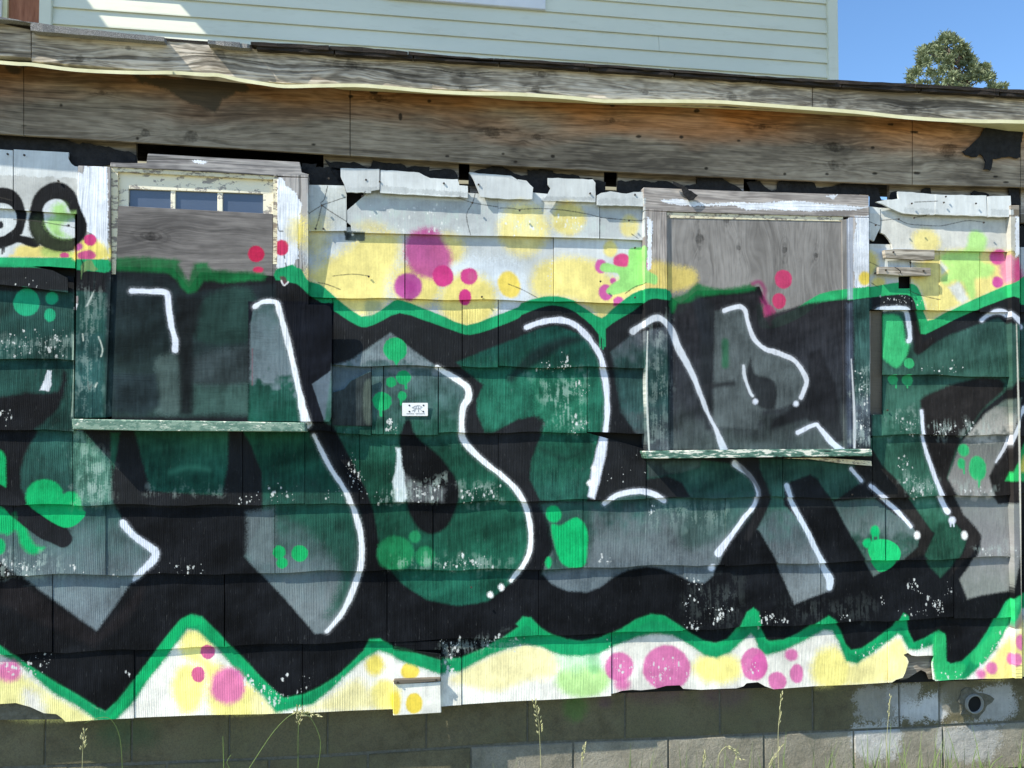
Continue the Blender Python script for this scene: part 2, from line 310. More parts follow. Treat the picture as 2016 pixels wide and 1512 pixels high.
ell(M, 88,977,37,33,GRB); ell(M,140,994,22,26,GRB); fill(M, "i 200,1290 620,1330 600,1430 480,1470 300,1370", GRB); fill(M,"i -300,1330 100,1340 m 250,150 340,190 250,240 160,170 120,60 60,90 0,80 -300,60", GRB, 1, 3)
ze(M,'m',0,180,40,60,GRB)
line(M, "S -60,940 0,975 40,1008 80,1040 124,1062", 32, (28,30,34), 1, 2)
fill(M, "S 262,846 278,900 297,966 380,972 437,975 447,920 449,846", [(850,(35,79,64)),(975,(35,88,75))], 1, 2.5, 0, var=.35)
line(M, "i 1180,870 1400,850", 8, (52,109,93), .5, 8); line(M, "i 1300,1050 1450,1010 1590,1030", 7, (70,140,116), .5, 7)
fill(M, "S 216,852 234,852 224,925 216,905", (35,79,63), 1, 2, 0)
F3="S 474,845 600,846 618,860 655,928 686,975 702,1010 712,1060 708,1110 697,1150 675,1205 640,1246 620,1247 560,1180 480,1096 508,1040 517,990 515,930 492,875"
fill(M, F3, [(845,(29,75,57)),(940,(29,77,64)),(1010,(45,79,72)),(1110,(88,105,109)),(1180,(116,127,131)),(1245,(108,119,123))], 1, 2, 0, var=.3)
fill(M, "S 545,1000 690,1000 705,1060 700,1130 680,1190 640,1215 670,1130 600,1040", (29,77,64), .85, 14)
fill(M, "S 485,1010 540,1000 540,1110 500,1110 485,1095", (104,117,121), .8, 8, 0)
for x,y,r in ((190,220,50),(215,305,42),(350,232,64)): ze(M,'n',x,y,r,r,(24,160,92),soft=1.5,edge=2)
# first window's board
fill(M, "S 214,535 330,540 370,580 400,575 545,560 545,600 492,640 492,822 210,822", [(540,(26,29,34)),(600,(30,40,44)),(700,(34,48,50)),(815,(44,61,59))], .96, 3, 0, var=.3)
fill(M, "i 1200,200 1380,180 1380,590 1200,590 1230,480", (80,98,96), .7, 8); fill(M, "i 1490,380 1900,370 1900,600 1490,600", (63,91,86), .8, 6, 0)
fill(M, "i 1480,180 1900,100 1900,360 1480,370", (62,72,76), .6, 12); fill(M, "e 1560,1200 1920,1130 1920,1512 1480,1512", (33,56,52), .85, 8)
fill(M, "e 1350,1180 1560,1200 1500,1512 i 1490,0 1470,600 1385,600 1365,0 e 1350,1512", (22,26,29), .9, 7, 0)
fill(M, "i 870,300 1200,300 1230,540 1100,620 870,580", (40,52,58), .8, 8, 0)
line(M, "e 1015,1145 1150,1148 1260,1155 1290,1190 1300,1300 1320,1420 1345,1512 i 1345,120", 10, WHT)
# corner sheet
fill(M, "S 490,596 656,596 656,834 490,834", (21,24,32), 1, 1, 0)
fill(M, "S 494,640 505,605 545,600 556,640 575,720 600,820 604,834 490,834", [(600,(35,63,59)),(660,(92,109,115)),(750,(108,123,131)),(770,(38,81,72)),(830,(26,75,63))], 1, 2, 0, var=.3)
line(M, "S 500,690 500,760", 2, (150,70,84), .4)
fill(M, "j 450,380 590,280 590,620 540,655", (90,104,116), 1, 1.5, 0)
# second letter
F4="S 768,656 812,690 858,722 918,765 905,850 920,885 1000,945 1040,1010 1043,1070 1010,1145 960,1185 900,1193 840,1182 790,1150 755,1110 742,1060 735,1010 719,964 681,887 650,838 640,832 655,720 690,710"
fill(M, F4, [(657,(112,127,131)),(715,(112,125,131)),(735,(80,104,106)),(800,(63,95,91)),(845,(42,88,75)),(900,(29,79,63)),(1000,(29,79,63)),(1100,(29,86,68)),(1190,(29,88,72))], 1, 2.2, 0, var=.35)
fill(M, "j 595,240 950,240 890,270 730,350 690,410 600,440", (88,105,113), 1, 1.5, 0)
fill(M, "j 600,440 690,410 740,350 890,280 900,700 590,690", (48,56,58), 1, 1.2, 0, var=.4); fill(M, "j 835,400 890,360 895,660 840,650", (88,101,93), .8, 4)
fill(M, "j 480,690 610,690 690,880 850,1180 890,1290 940,1512 n 960,200 1000,340 1150,500 880,420 820,200 830,0 j 800,1290 700,1080 560,830", (20,22,26), 1, 3, 0)
fill(M, "j 1160,650 1120,730 1110,800 1120,1000 1150,1200 1180,1350 1260,1480 1370,1520 1480,1450 1560,1260 1545,1110 1420,930 1290,820 1220,740 1195,660", (20,22,25), 1, 2.5)
for x,y,rx,ry in ((1075,110,90,90),(1140,322,60,54),(1045,360,40,42),(975,505,73,74),(1130,465,33,36)): ze(M,'j',x,y,rx,ry,(32,166,102),soft=1.4)
for s in ("j 1085,180 1085,218","j 1155,360 1158,405","j 965,560 968,615","j 1120,490 1122,530"): line(M, s, [14,5] if 'j 1085' in s else 5, (32,166,102))
ze(M,'n',1075,230,142,132,(34,136,86),soft=5,edge=3); ze(M,'n',1305,255,72,78,(36,132,86),soft=4); ze(M,'n',1225,105,45,45,(36,136,88),soft=2)
fill(M, "j 1080,860 1118,860 1130,1000 1170,1250 1130,1282 1075,1270 1060,1120 1085,1000", (220,232,236), .95, 2, 0, edge=4)
fill(M, "j 1150,1080 1230,1120 1300,1170 1360,1130 1450,1180 1440,1270 1190,1270", (150,156,160), .45, 6, 0, edge=10)
line(M, "S 505,606 520,597 545,598 553,618 575,700 590,770 604,834", [12,10,9,10,11,11,20], (236,240,246))
line(M, "S 617,858 650,922 680,968 698,1012 711,1060 710,1110 698,1152 674,1206 643,1243", [8,10,10,10,10,10,10,9,7], (236,240,246))
line(M, "S 860,724 900,748 920,765 921,785 911,803 908,845 913,868 945,903 1000,948 1030,988 1043,1032 1043,1080 1030,1112 1006,1144", [9,11,11,12,11,11,11,10,11,11,10,10,10,9], (240,244,248))
ze(M,'n',1888,495,20,26,(250,250,252)); ze(M,'n',1804,550,22,24,(250,250,252))
line(M, "i 1000,1512 930,1430", [8,10], WHT); line(M, "S 241,1033 262,1055 285,1072 304,1086 302,1102 282,1122 262,1142", [10,11,12,14,14,12,7], (222,230,244), 1, 1.5, rag=1.2)
fill(M, "i 355,265 388,275 388,380 372,432 300,422 335,340", (226,232,242), 1, 1.5, 0, edge=2)
# third letter
F5="j 1540,210 1750,380 1700,500 1700,600 1760,742 1820,742 2016,640 k 100,640 200,615 270,640 285,690 240,800 175,960 165,1100 240,1260 600,1280 640,1020 700,760 750,700 740,480 700,230 640,80 560,0 g 480,1440 370,1400 250,1420 100,1480 j 2016,20 1800,100"
fill(M, F5, [(640,(22,64,57)),(700,(28,75,66)),(740,(33,93,75)),(830,(35,95,77)),(880,(29,79,63)),(985,(36,82,72))], 1, 2.2, 0, var=.4)
fill(M, "k 180,320 420,290 600,330 600,735 260,735 280,660 200,600", (48,128,100), .6, 10, 0, var=.5)
line(M, "k 20,330 200,170 400,60 560,30", [14,26,20,8], (26,40,42), .85, 8)
line(M, "k 230,860 420,940 560,900 620,830", 12, (24,50,44), .6, 9)
fill(M, "k 780,130 930,10 1045,-30 1225,-60 1225,885 1045,885 1040,830 960,740 860,590 830,400", [(650,(78,84,92)),(720,(42,70,68)),(800,(49,79,79)),(880,(90,99,105))], 1, 2.5, 0, var=.35)
line(M, "k 720,200 780,200 810,400 830,620 960,900", [16,18,24,34,40], BLK, .5, 5)
F6="k 250,1290 600,1275 740,1270 900,1200 1000,1185 1190,1250 1390,1240 1330,1130 1210,1075 1060,1100 1060,955 1480,955 1740,985 1850,1090 1905,1200 1885,1290 1780,1420 1690,1512 o 1660,150 1620,280 1570,400 1500,460 1400,450 1300,400 1180,350 1060,335 920,360 800,420 700,495 600,530 450,522 340,470 265,390 290,280 350,200 320,20"
fill(M, F6, [(905,(45,79,68)),(960,(42,77,70)),(1000,(52,81,79)),(1060,(104,117,121)),(1110,(108,119,125)),(1165,(104,118,126))], 1, 2.2, 0, var=.3)
fill(M, "k 250,1290 620,1290 650,1512 o 600,330 270,390 350,180 320,20", (36,75,66), .8, 10, 0)
fill(M, "k 1500,1270 1880,1290 1700,1500 o 1400,200 1300,60", (51,82,77), .7, 14)
fill(M, "k 1060,955 1475,955 1465,1010 1250,1060 1070,1090", (56,66,68), .9, 2, 0); fill(M, "k 1190,980 1440,965 1420,1020 1240,1055", (75,99,93), .8, 4)
ell(M,1090,1013,15,16,GRB); fill(M, "o 330,20 400,20 520,-40 600,40 605,180 575,330 430,325 360,200", GRB, 1, 2); ze(M,'o',305,300,24,44,GRB)
fill(M, "k 705,760 768,750 742,930 700,1100 655,1252 605,1230 635,1040", WHT, 1, 2, 0, edge=2)
for x,y in ((658,1022),(625,1132)): ze(M,'k',x,y,24,24,(250,252,255))
line(M, "g 140,1415 250,1375 400,1358 510,1395 590,1470 k 640,60 700,160 735,300 755,480 752,640 735,760", [10,11,12,12,12,11,11,11,11,11,11], WHT)
line(M, "k 738,1285 830,1222 980,1192 1100,1212 1195,1268", 10, WHT)
line(M, "k 1735,985 1850,1080 1905,1190 1890,1290 1800,1400 o 1690,110 1600,230", [14,9,9,9,9,9,16], WHT); ze(M,'o',1558,342,27,30,WHT)
# second window's board
fill(M, "S 1314,640 1330,600 1420,585 1490,580 1500,625 1580,600 1662,590 1664,886 1314,886", [(590,(42,42,46)),(700,(46,48,54)),(800,(54,58,63)),(885,(82,93,93))], .97, 3, 0, var=.35)
fill(M, "g 1560,1300 1740,1260 1800,1330 1850,1500 k 1960,130 2016,140 l 120,140 240,220 310,300 330,400 280,500 150,560 0,580 k 1880,720 1540,700", (88,97,99), .9, 5, 0, var=.3)
line(M, "k 1500,-200 1500,400 1520,700", [60*.5,24,20], (38,42,46), .9, 7); line(M, "g 1440,1230 1480,1400 1500,1512", 24, (40,44,50), .9, 8)
fill(M, "k 1830,180 1870,300 2016,360 2016,560 1880,540 1790,380", (32,34,38), .9, 5); line(M, "k 1480,400 1700,370", 11, (44,46,50), .8, 6)
fill(M, "l 340,160 440,100 560,400 620,800 560,850 430,700 330,640 60,720 80,650 300,520 350,400", (32,33,37), .85, 6, 0)
line(M, "k 1640,60 1640,230", 15, (29,99,64), .7, 5)
fill(M, "h 630,1240 680,1230 680,1512 l 680,860 640,860 630,0", (84,96,116), .5, 3, 0)
line(M, "g 955,1445 1080,1362 1150,1358 1230,1440 k 1290,110 1400,320 1500,580 1570,720 1630,870", [13,12,11,12,14,11,9,12,16], (206,212,222), 1, 1.5)
line(M, "g 1632,1295 1740,1262 1790,1290 1812,1380 1850,1490 k 1900,80 1960,118 2016,132 l 230,190 300,270 335,350 318,420 293,478", 9.5, (214,218,228))
line(M, "k 1780,240 1790,330 1830,440 1848,465", 8.5, (200,206,214)); ze(M,'k',1870,510,18,20,WHT); ze(M,'l',255,525,20,20,WHT)
line(M, "l 268,745 400,685 430,705 520,810 600,880", [9,9,9,14,12], WHT)
# casing and right-hand letters
fill(M, "h 680,1215 840,1190 840,1512 l 845,880 690,880 690,0", [(610,(45,75,72)),(760,(61,93,90)),(800,(108,121,133)),(880,(52,60,66))], .95, 3, 0, var=.5)
fill(M, "h 850,1300 1110,1280 1140,1450 l 1200,155 1300,80 1450,0 h 1700,1380 1830,1340 1900,1400 S 2300,600 2300,760 l 1930,350 1880,430 1700,570 1560,760 1440,1080 1400,1230 1440,1370 1560,1512 p 1590,100 1540,230 1470,330 1380,418 1300,330 1250,240 1330,80 l 1310,1500 1150,1260 1040,1110 930,1000 850,860", [(620,(49,79,73)),(740,(52,88,77)),(830,(63,108,93)),(870,(45,86,72)),(970,(58,104,88)),(1040,(38,79,63)),(1130,(36,75,61))], 1, 2.5, 0, var=.3)
fill(M, "h 870,1345 1070,1330 1110,1512 l 1140,60 1110,170 1040,250 970,210 930,180 850,160 h 855,1512", (64,184,118), 1, 3); ze(M,'l',882,215,40,62,(64,184,118))
for x,y,r in ((1130,217,40),(1020,340,38),(1132,345,42)): ze(M,'l',x,y,r,r,(58,172,110),soft=1.4)
line(M, "l 1045,360 1043,400", 4, (58,172,110)); line(M, "l 1130,380 1130,400", 4, (58,172,110))
line(M, "h 855,1315 905,1282 1000,1270 1085,1272 1125,1300 1140,1400 1145,1500 l 1130,45", 9.5, (214,224,236))
line(M, "h 1180,1300 1200,1420 1215,1512 l 1200,120 1310,40", [12,14,14,16,14], (38,36,36), .9, 3)
fill(M, "l 1220,500 1260,465 1450,380 1700,320 1840,330 1880,370 1860,430 1700,570 1560,760 1500,880 1425,1090 1480,1230 1560,1370 1700,1530 p 1690,100 1640,200 1560,300 1480,380 1440,420 1560,200 1590,80 l 1560,1512 1440,1360 1370,1200 1300,980 1240,760", (38,36,36), 1, 3, 0, var=.25)
fill(M, "l 0,935 850,985 850,1100 760,1130 680,1180 560,1270 500,1200 440,1100 380,1062 230,1118 180,1190 190,1300 p 330,10 540,420 540,510 260,620 130,310 0,70 k 1900,1480 1980,1330 2016,1250 l 60,1200 0,1020", [(910,(45,79,68)),(1000,(52,90,81)),(1060,(90,108,112)),(1110,(114,125,131)),(1190,(120,129,133))], 1, 2.2, 0, var=.3)
line(M, "S 1455,905 1475,930 1500,960 1500,1000 1470,1060", [12,22,24,24,10], (36,36,38), .8, 4)
line(M, "l 200,1150 250,1290 360,1500 p 420,200 500,360 535,430 530,490", [10,10,10,11,15,17,14], (210,222,236))
fill(M, "l 850,860 930,1000 1040,1110 1150,1260 1310,1500 p 1330,80 1250,240 1080,285 1200,180 1220,100 l 1170,1470 960,1300 860,1190 700,1030", (38,37,36), 1, 2.5, 0)
fill(M, "l 560,1272 840,1245 870,1240 960,1310 1165,1470 p 1215,100 1200,180 1080,285 870,410 780,250 640,0 l 600,1350", [(980,(73,100,97)),(1050,(96,112,112)),(1090,(56,91,81)),(1130,(96,111,109))], 1, 2, 0)
line(M, "l 695,1022 770,1110", 8, WHT); line(M, "l 840,1150 960,1260 1060,1350 1155,1465", [9,9,10,10], WHT); ze(M,'p',1198,94,22,30,(252,252,252))
line(M, "l 1230,580 1242,760 1290,960 1360,1170 1420,1320 1440,1350", [8,8,9,10,12,12], WHT); ze(M,'l',1470,1415,25,26,WHT); line(M,"l 1458,1430 1458,1460",3,WHT); line(M,"l 1482,1430 1482,1460",3,WHT); ze(M,'p',1560,95,24,34,(252,252,252))
ze(M,'p',875,60,36,42,GRB); line(M,"p 858,90 858,130",4,GRB); line(M,"p 898,90 898,130",4,GRB); ze(M,'p',815,155,36,36,GRB)
fill(M, "p 830,170 870,130 960,125 1040,165 1070,240 1020,330 930,375 880,340 820,230", (30,184,108), 1, 1.6)
fill(M, "l 2000,480 1930,640 1900,760 1800,980 1750,1080 1770,1180 1830,1290 1960,1280 1955,1512 p 1950,250 1940,330 1900,520 1700,550 1580,582 1528,430 1600,340 1680,200 1690,100 l 1650,1470 1560,1370 1430,1090 1530,840 1600,740 1720,600 1880,490", [(790,(92,105,99)),(850,(176,174,168)),(870,(118,123,119)),(975,(150,148,146)),(990,(118,123,121)),(1100,(136,136,138)),(1180,(130,135,131))], 1, 2.5, 0, var=.2)
for x,y,rx,ry in ((1558,880,42,50),(1535,980,30,42),(1657,1018,66,96)): ze(M,'l',x,y,rx,ry,(56,190,118))
line(M,"l 1553,1000 1553,1055",4,(56,190,118)); line(M,"l 1665,1100 1662,1160",[8,3],(56,190,118))
fill(M, "l 1920,740 1990,640 2060,560 2100,1400 1960,1260 1830,1282 1770,1200 1748,1080 1810,960", (38,36,36), 1, 3, 0)
line(M, "l 2010,560 1960,660 1920,750 1870,860 1800,970", [10,9,8,7,4], (220,224,232)); fill(M, "l 1865,1112 1940,970 2040,800 2120,1120", (46,180,100), 1, 2, 0); fill(M, "l 1960,1045 2016,920 2060,1050", (240,226,110), 1, 3, 0)
line(M, "h 1700,1360 1770,1305 1840,1295 1900,1330 1990,1410", [8,10,11,11,11], (214,222,238), 1, 2)
SOFTK = 1.0
# the green-and-white bit of panel near the vent, spray on the footing, lime wash on the blocks
fill(M, "n 1060,935 1150,955 1430,1000 1430,1040 1230,985 1060,965", (24,28,26), .9, 3, 0)
fill(M, "p 1480,1180 1640,1170 1620,1300 1480,1260", (150,140,120), .0, 4)
for s, al in (("S 1705,1370 1790,1365 1800,1420 1720,1435",.35),("S 1790,1400 1880,1388 1885,1425 1795,1428",.9),("S 1840,1385 1880,1380 1888,1420 1850,1425",.85),
              ("S 1940,1372 2016,1366 2016,1425 1950,1425",.65),("S 1700,1445 1790,1438 1780,1500 1705,1505",.75),("S 1870,1450 1980,1440 1980,1505 1880,1505",.55),("S 1770,1370 1830,1360 1830,1400 1780,1410",.45)):
    fill(M, s, (206,206,204), al, 9, 3, edge=24, rag=3)
ell(M,1140,1405,24,26,(84,130,62),.55,12); ell(M,1300,1375,60,22,(110,62,96),.35,18); ell(M,1200,1395,14,12,(110,70,100),.4,8); ell(M,240,1460,60,30,(45,86,59),.4,22); ell(M,1440,1380,50,26,(98,66,90),.35,18)
ell(M,1905,1385,36,34,(128,122,104),.8,5,edge=4)
# holes painted flat as dark patches and exposed backing on shingles, cracks
fill(M, "f 685,680 845,690 845,755 700,750", (78,88,84), .95, 1.2, 0); fill(M, "f 690,690 760,690 720,745 700,745", (40,44,46), .9, 3, 0)
fill(M, "f 850,1210 960,1210 965,1280 860,1330", (100,130,120), .55, 6)
CR = (62,60,56)
for s in ("f 560,335 535,440 516,484 705,610","f 516,484 700,420","f 516,484 415,550","f 516,484 490,600 470,660","f 835,410 850,390","f 1565,425 1668,462 1860,495","f 1690,380 1668,462 1620,560 1650,710",
          "f 1865,505 1950,505 2016,515 g 90,515 240,508 420,520 600,550 720,578 925,597 1030,602","g 0,1085 100,1125 220,1190","g 890,1160 960,1110 1035,1085","g 700,590 695,735","g 940,705 990,740",
          "h 835,610 885,632 915,640","h 925,598 1058,586","h 1060,590 1130,625 1250,635 1380,640 1500,615 1600,598 1710,612","h 840,915 910,950","h 845,1075 900,1108","h 1130,1130 1220,1170 1370,1205","e 0,425 95,450","e 100,590 220,595 320,610 e 500,640 590,660","f 490,1075 560,1090 660,1130",
          "e 710,800 708,850", "h 1180,577 1270,560", "h 1160,467 1335,460", "f 600,1025 750,1010 880,1025"):
    line(M, s, 1.6, CR, .85, .9, sm=3)
# flaked white house paint on the casings
PW = (224,230,240)
for s in ("e 665,200 700,225 740,185 800,205 840,200 845,900 800,905 845,1000 e 740,740 680,700 640,560 600,440 600,250 660,265",
          "f 180,310 205,285 240,320 250,350 320,400 365,490 355,600 340,690 345,900 320,910 310,960 180,980",
          "g 1045,590 1085,620 1075,980 1045,1000", "g 1140,460 1300,450 1500,490 1700,470 2016,490 2016,520 1800,535 1700,500 1400,500 1210,490",
          "h 0,480 200,460 420,480 560,495 800,510 700,535 300,540 0,530", "h 480,430 560,415 540,450", "h 690,575 800,580 835,650 810,830 835,840 835,1110 690,1130 680,800 705,640",
          "e 1450,155 1600,170 1560,190 1500,175", "e 1410,120 1435,105 1430,118", "h 1915,580 1975,580 1965,850 1915,890"):
    fill(M, s, PW, .98, 1, 0, edge=4, rag=1)
fill(M, "h 635,600 680,580 680,1210 640,1210", (160,172,192), .7, 1.5, 0)
for s in ("f 180,985 300,945 330,980 300,1060 175,1060", ): fill(M, s, (30,150,98), 1, 1.5, 0)
K('f',218,822,52,60,(206,58,98),soft=2); K('h',770,1055,50,54,(238,212,96),soft=4); K('f',330,690,60,100,(232,214,110),soft=16,al=.7)
K('e',710,762,46,46,(198,68,124),soft=2); fill(M, "e 600,790 760,760 835,830 835,905 580,905 580,840", (238,222,120), .95, 6); K('e',680,880,72,42,(190,84,130),soft=3); K('e',615,815,38,32,(188,92,150),soft=3); K('e',710,762,46,46,(198,68,124),soft=2)
fill(M, "e 590,420 640,540 684,640 664,730 590,810 590,640", (20,22,26), 1, 2.0, 2)
fill(M, "h 680,1140 840,1105 840,1187 680,1212", (48,172,108), 1, 1.2, 0)
# green band again where it runs over the left casing, peeled tongues of paint
fill(M, "e 575,905 845,910 850,1003 760,1000 580,985", (30,150,98), 1, 1.2, 0)
fill(M, "e 650,940 680,915 720,915 740,960 765,985 740,1000 690,990 650,1010 640,1060 635,960", (112,140,92), .9, 1.5, 0)
fill(M, "e 670,1270 715,1180 740,1140 720,1200 690,1260", (190,196,190), .9, 1, 0); fill(M, "e 560,1260 585,1235 615,1245 600,1290 560,1280", (236,238,242), 1, 1, 0); fill(M, "e 575,1190 615,1185 615,1240 580,1240", (150,140,140), 1, 1, 0)
for s in ("e 640,910 655,960 645,1060","e 740,1010 735,1140","i 650,0 655,50","i 770,20 800,110 790,170","f 185,640 195,690 225,695","f 235,880 240,900","f 245,935 250,960","i 690,360 700,420 720,380","i 745,400 760,370"):
    line(M, s, 2.2, (206,216,206) if 'i' in s and random.random()<.5 else (22,34,36), .8, 1, sm=3)
fill(M, "f 205,1040 240,1040 260,1080 240,1110 215,1080", (92,58,66), .9, 2); line(M, "f 215,1070 235,1105 265,1080", 2.5, (226,226,228))
for x,y,rx,ry in ((195,1222,100,106),(388,1190,48,48),(375,1322,43,50)): ze(M,'e',x,y,rx,ry,(34,164,120),soft=2)
line(M, "S 1270,655 1268,760 1270,830 1273,888", [2,4,4,3], (224,230,224), .9, 1); line(M, "l 665,190 680,420 690,640 690,860", [2,4,6,5], (220,224,230), .75, 1.5)
line(M, "S 1992,640 1996,800 2000,1000 2004,1200 2006,1335", [2,4,5,5,5], (232,228,214), .85, 1.5); line(M, "i 555,0 560,150 560,420 552,620", [2,3,3,2], (190,214,196), .7, 1)
fill(M, "m 0,390 130,440 420,640 720,825 760,830 980,600 1090,440 1090,560 960,760 720,940 400,800 0,620", (40,36,38), .55, 8, 0)
# uneven coverage: overlapping passes of the can show as slanting lighter and darker swathes in the dark paints
u_ = GX*.011 + GY*.006; v_ = GY*.03 - GX*.012
pas = (fbm(u_, v_, 41, 3) - .5)*1.5 + (fbm(GX*.02, GY*.02, 44, 4) - .5)*1.3 + N_VERT*.5
lum = M.c.mean(-1)
M.c *= (1 + np.clip(pas, -.6, .8)*np.clip((.22-lum)/.16, 0, 1)*.75)[...,None].astype(np.float32)
# -- flakes knocked off down to the pale board
SP = np.zeros((IH, IW), np.float32)
def flakes(s, n, r0=.5, r1=1.5, tall=1.0):
    t = tex(P(s)); 
    for _ in range(int(n*.6)):
        q = rng.dirichlet(np.ones(len(t))*.8); c = (t*q[:,None]).sum(0) + rng.normal(0, 5.0, 2)
        r = .38 + 2.3*rng.random()**5; hh = r*(1 + 1.6*rng.random()**2)
        x0,x1,y0,y1 = int(c[0]-r-2), int(c[0]+r+3), int(c[1]-hh-2), int(c[1]+hh+3)
        if x0 < 0 or y0 < 0 or x1 >= IW or y1 >= IH: continue
        d = np.sqrt(((GX[y0:y1,x0:x1]-c[0])/r)**2 + ((GY[y0:y1,x0:x1]-c[1])/hh)**2) + N_FINE[y0:y1,x0:x1]*1.2
        np.maximum(SP[y0:y1,x0:x1], np.clip((1.15-d)*2, 0, 1), out=SP[y0:y1,x0:x1])
for s, n in (("j 690,870 720,900 800,1000 880,1240 820,1240 710,1080",90),("o 1340,420 1480,470 1520,500 1350,440",22),("o 1345,560 1430,550 1360,660",22),("o 1530,640 1660,630 1680,720 1560,760",80),
    ("o 1350,740 1450,780 1440,820 1380,800",40),("o 1930,680 2016,690 2016,770 1940,770",30),("p 1100,460 1250,450 1230,540 1110,510",45),("p 1200,520 1400,600 1400,700 1330,660",90),("p 900,560 960,600 940,620",14),
    ("p 1000,650 1300,660 1300,720 1050,700",35),("p 1420,430 1470,470 1460,560 1430,540",20),("p 600,720 660,720 640,760",22),("p 40,700 230,760 0,770",40),("p 740,1000 960,900 960,960 760,1050",60),("p 1230,920 1310,920 1240,1000",25),
    ("p 1650,1090 1850,880 1880,800 1720,1100",70),("p 1340,1130 1560,1150 1560,1185 1350,1185",24),("n 1440,890 1590,900 1580,1040 1440,1000",70),("n 1640,880 1900,880 1890,910 1720,940",40),("n 1450,1060 1560,1150 1540,1170 1440,1120",50),
    ("n 20,1200 200,1320 340,1350 150,1400 20,1250",110),("n 640,1200 760,1120 700,1220",50),("n 340,1180 450,1190 380,1280",26),("n 180,1160 240,1170 220,1210",8),("m 260,1010 380,980 370,1100 340,1080",36),("m 160,1060 330,1160 160,1100",40),("m 20,1050 160,1100 100,1160 20,1120",40),
    ("m 900,1140 1000,1130 970,1160",8),("m 1880,1190 2016,1280 1900,1230",60),("m 1200,330 1580,340 1560,380 1220,380",45),("m 0,270 300,300 250,390 0,380",100),("m 480,300 620,300 600,360",18),("m 840,360 900,370 880,390",10),
    ("o 770,1020 950,1060 960,1160 780,1150",60),("o 1050,1000 1380,1030 1370,1230 1060,1240",130),("o 1790,1040 1960,1050 1950,1160 1800,1160",40),("o 730,920 860,890 840,960",24),("o 0,900 130,880 60,960",26),("o 640,250 830,280 820,320 680,310",26),
    ("k 210,220 460,230 430,245 220,240",34),("k 400,130 480,200 450,240 410,240",30),("k 510,350 610,360 600,480 520,480",34),("k 480,640 600,640 605,740 400,740",60),("k 640,1100 1040,870 1030,1180 680,1210",30),("k 1080,1300 1140,1310 1120,1370 1090,1370",18),
    ("j 990,640 1100,660 1090,740 1000,740",40),("j 1050,1000 1150,1250 1060,1270",30),("j 1150,1100 1450,1150 1440,1270 1180,1270",70),("j 1570,1190 1860,1150 1860,1260 1580,1260",70),("j 930,1240 1080,1260 940,1280",16),("j 540,1150 850,1200 860,1250 550,1270",30),("j 80,1150 360,1160 380,1270 90,1280",40),("n 1400,300 1800,260 1860,330 1420,340",80),
    ("l 1040,580 1230,620 1230,740 1000,760",60),("l 1300,700 1500,680 1480,760 1310,760",80),("l 1550,680 1620,670 1560,760",40),("l 1080,1080 1330,1120 1340,1230 1090,1220",90),("l 1050,900 1170,930 1120,1040 1060,1030",40),("l 1480,1140 1760,1180 1760,1215 1490,1210",40),("l 1200,230 1600,200 1590,290 1220,290",40),("p 1650,200 1940,200 1930,255 1700,260",40),
    ("h 870,1180 1160,1180 1170,1230 880,1230",60),("h 1190,1190 1350,1270 1340,1290 1200,1260",30),("i 0,60 540,30 540,160 0,150",120),("e 0,1440 560,1480 560,1512 0,1512",60),("e 110,1080 500,1090 470,1130 130,1110",22),("i 20,560 120,570 60,680 20,680",26),("i 1800,1240 2010,1180 2000,1300 1820,1290",26),("f 720,440 1600,470 1640,650 760,650",110),
    ("f 740,640 1640,670 1640,690 760,680",90),("g 0,560 250,560 280,700 0,690",60),("g 340,540 580,560 580,700 360,690",60),("g 280,900 345,900 345,1170 290,1160",40),("l 690,280 840,300 840,560 700,560",70),("l 690,560 840,600 830,850 700,850",60)):
    flakes(s, n, tall=2.2)
def rub(s, al, col=(178,196,190)):
    t = tex(P(s)); x0,x1,y0,y1 = bbox(t, 20)
    d = sd_poly(t, GX[y0:y1,x0:x1], GY[y0:y1,x0:x1])
    q = np.clip(-d/45 + .1 + N_MID[y0:y1,x0:x1]*1.1, 0, 1)*np.clip((N_VERT[y0:y1,x0:x1]*1.6 + N_FINE[y0:y1,x0:x1]*.9 + N_MID[y0:y1,x0:x1]*1.2 + .02)*4, 0, 1)*al
    comp(M, x0,x1,y0,y1, np.broadcast_to(lin(col).astype(np.float32), (y1-y0,x1-x0,3)), q.astype(np.float32))
for s, al in (("i -100,20 560,0 560,170 -100,170",.45),("m -100,200 480,240 480,400 -100,400",.7),("j 980,1130 1480,1080 1460,1290 940,1290",.8),("j 1560,1130 1880,1130 1880,1275 1560,1275",.7),("n 1040,260 1900,240 1950,360 1040,360",.6),
    ("i 560,730 860,1000 860,1300 550,1300",.5),("i 1140,1150 1700,1160 1700,1215 1140,1205",.5),("k 150,290 610,280 610,745 330,745",.4),("l 990,560 1240,600 1240,770 980,770",.7),("l 1290,660 1520,660 1500,770 1300,770",.75),("l 1540,640 1930,600 1930,770 1540,770",.6),  # first two zones also lighten the sunlit strips around the sill's shadow
    ("l 1080,1050 1360,1090 1360,1235 1080,1235",.6),("l 1470,1120 1790,1150 1790,1220 1480,1220",.6),("f 720,430 1860,470 1860,712 740,690",.5),("g 0,540 1030,560 1030,740 0,720",.5),("p 1640,180 1950,170 1950,260 1660,260",.5),
    ("p 180,560 900,560 900,780 0,780",.05),("o 1330,400 1800,420 1800,820 1330,820",.06),("n 1420,880 2016,860 2016,1000 1420,1080",.4),("k 1080,1260 1700,1280 1660,1500 1000,1500",.25),("l 690,200 845,220 845,860 690,860",.6),("g 1050,1300 1220,1300 k 1220,860 1060,880",.35),("e 560,1100 840,1100 i 800,620 570,620",.35)):
    rub(s, al)
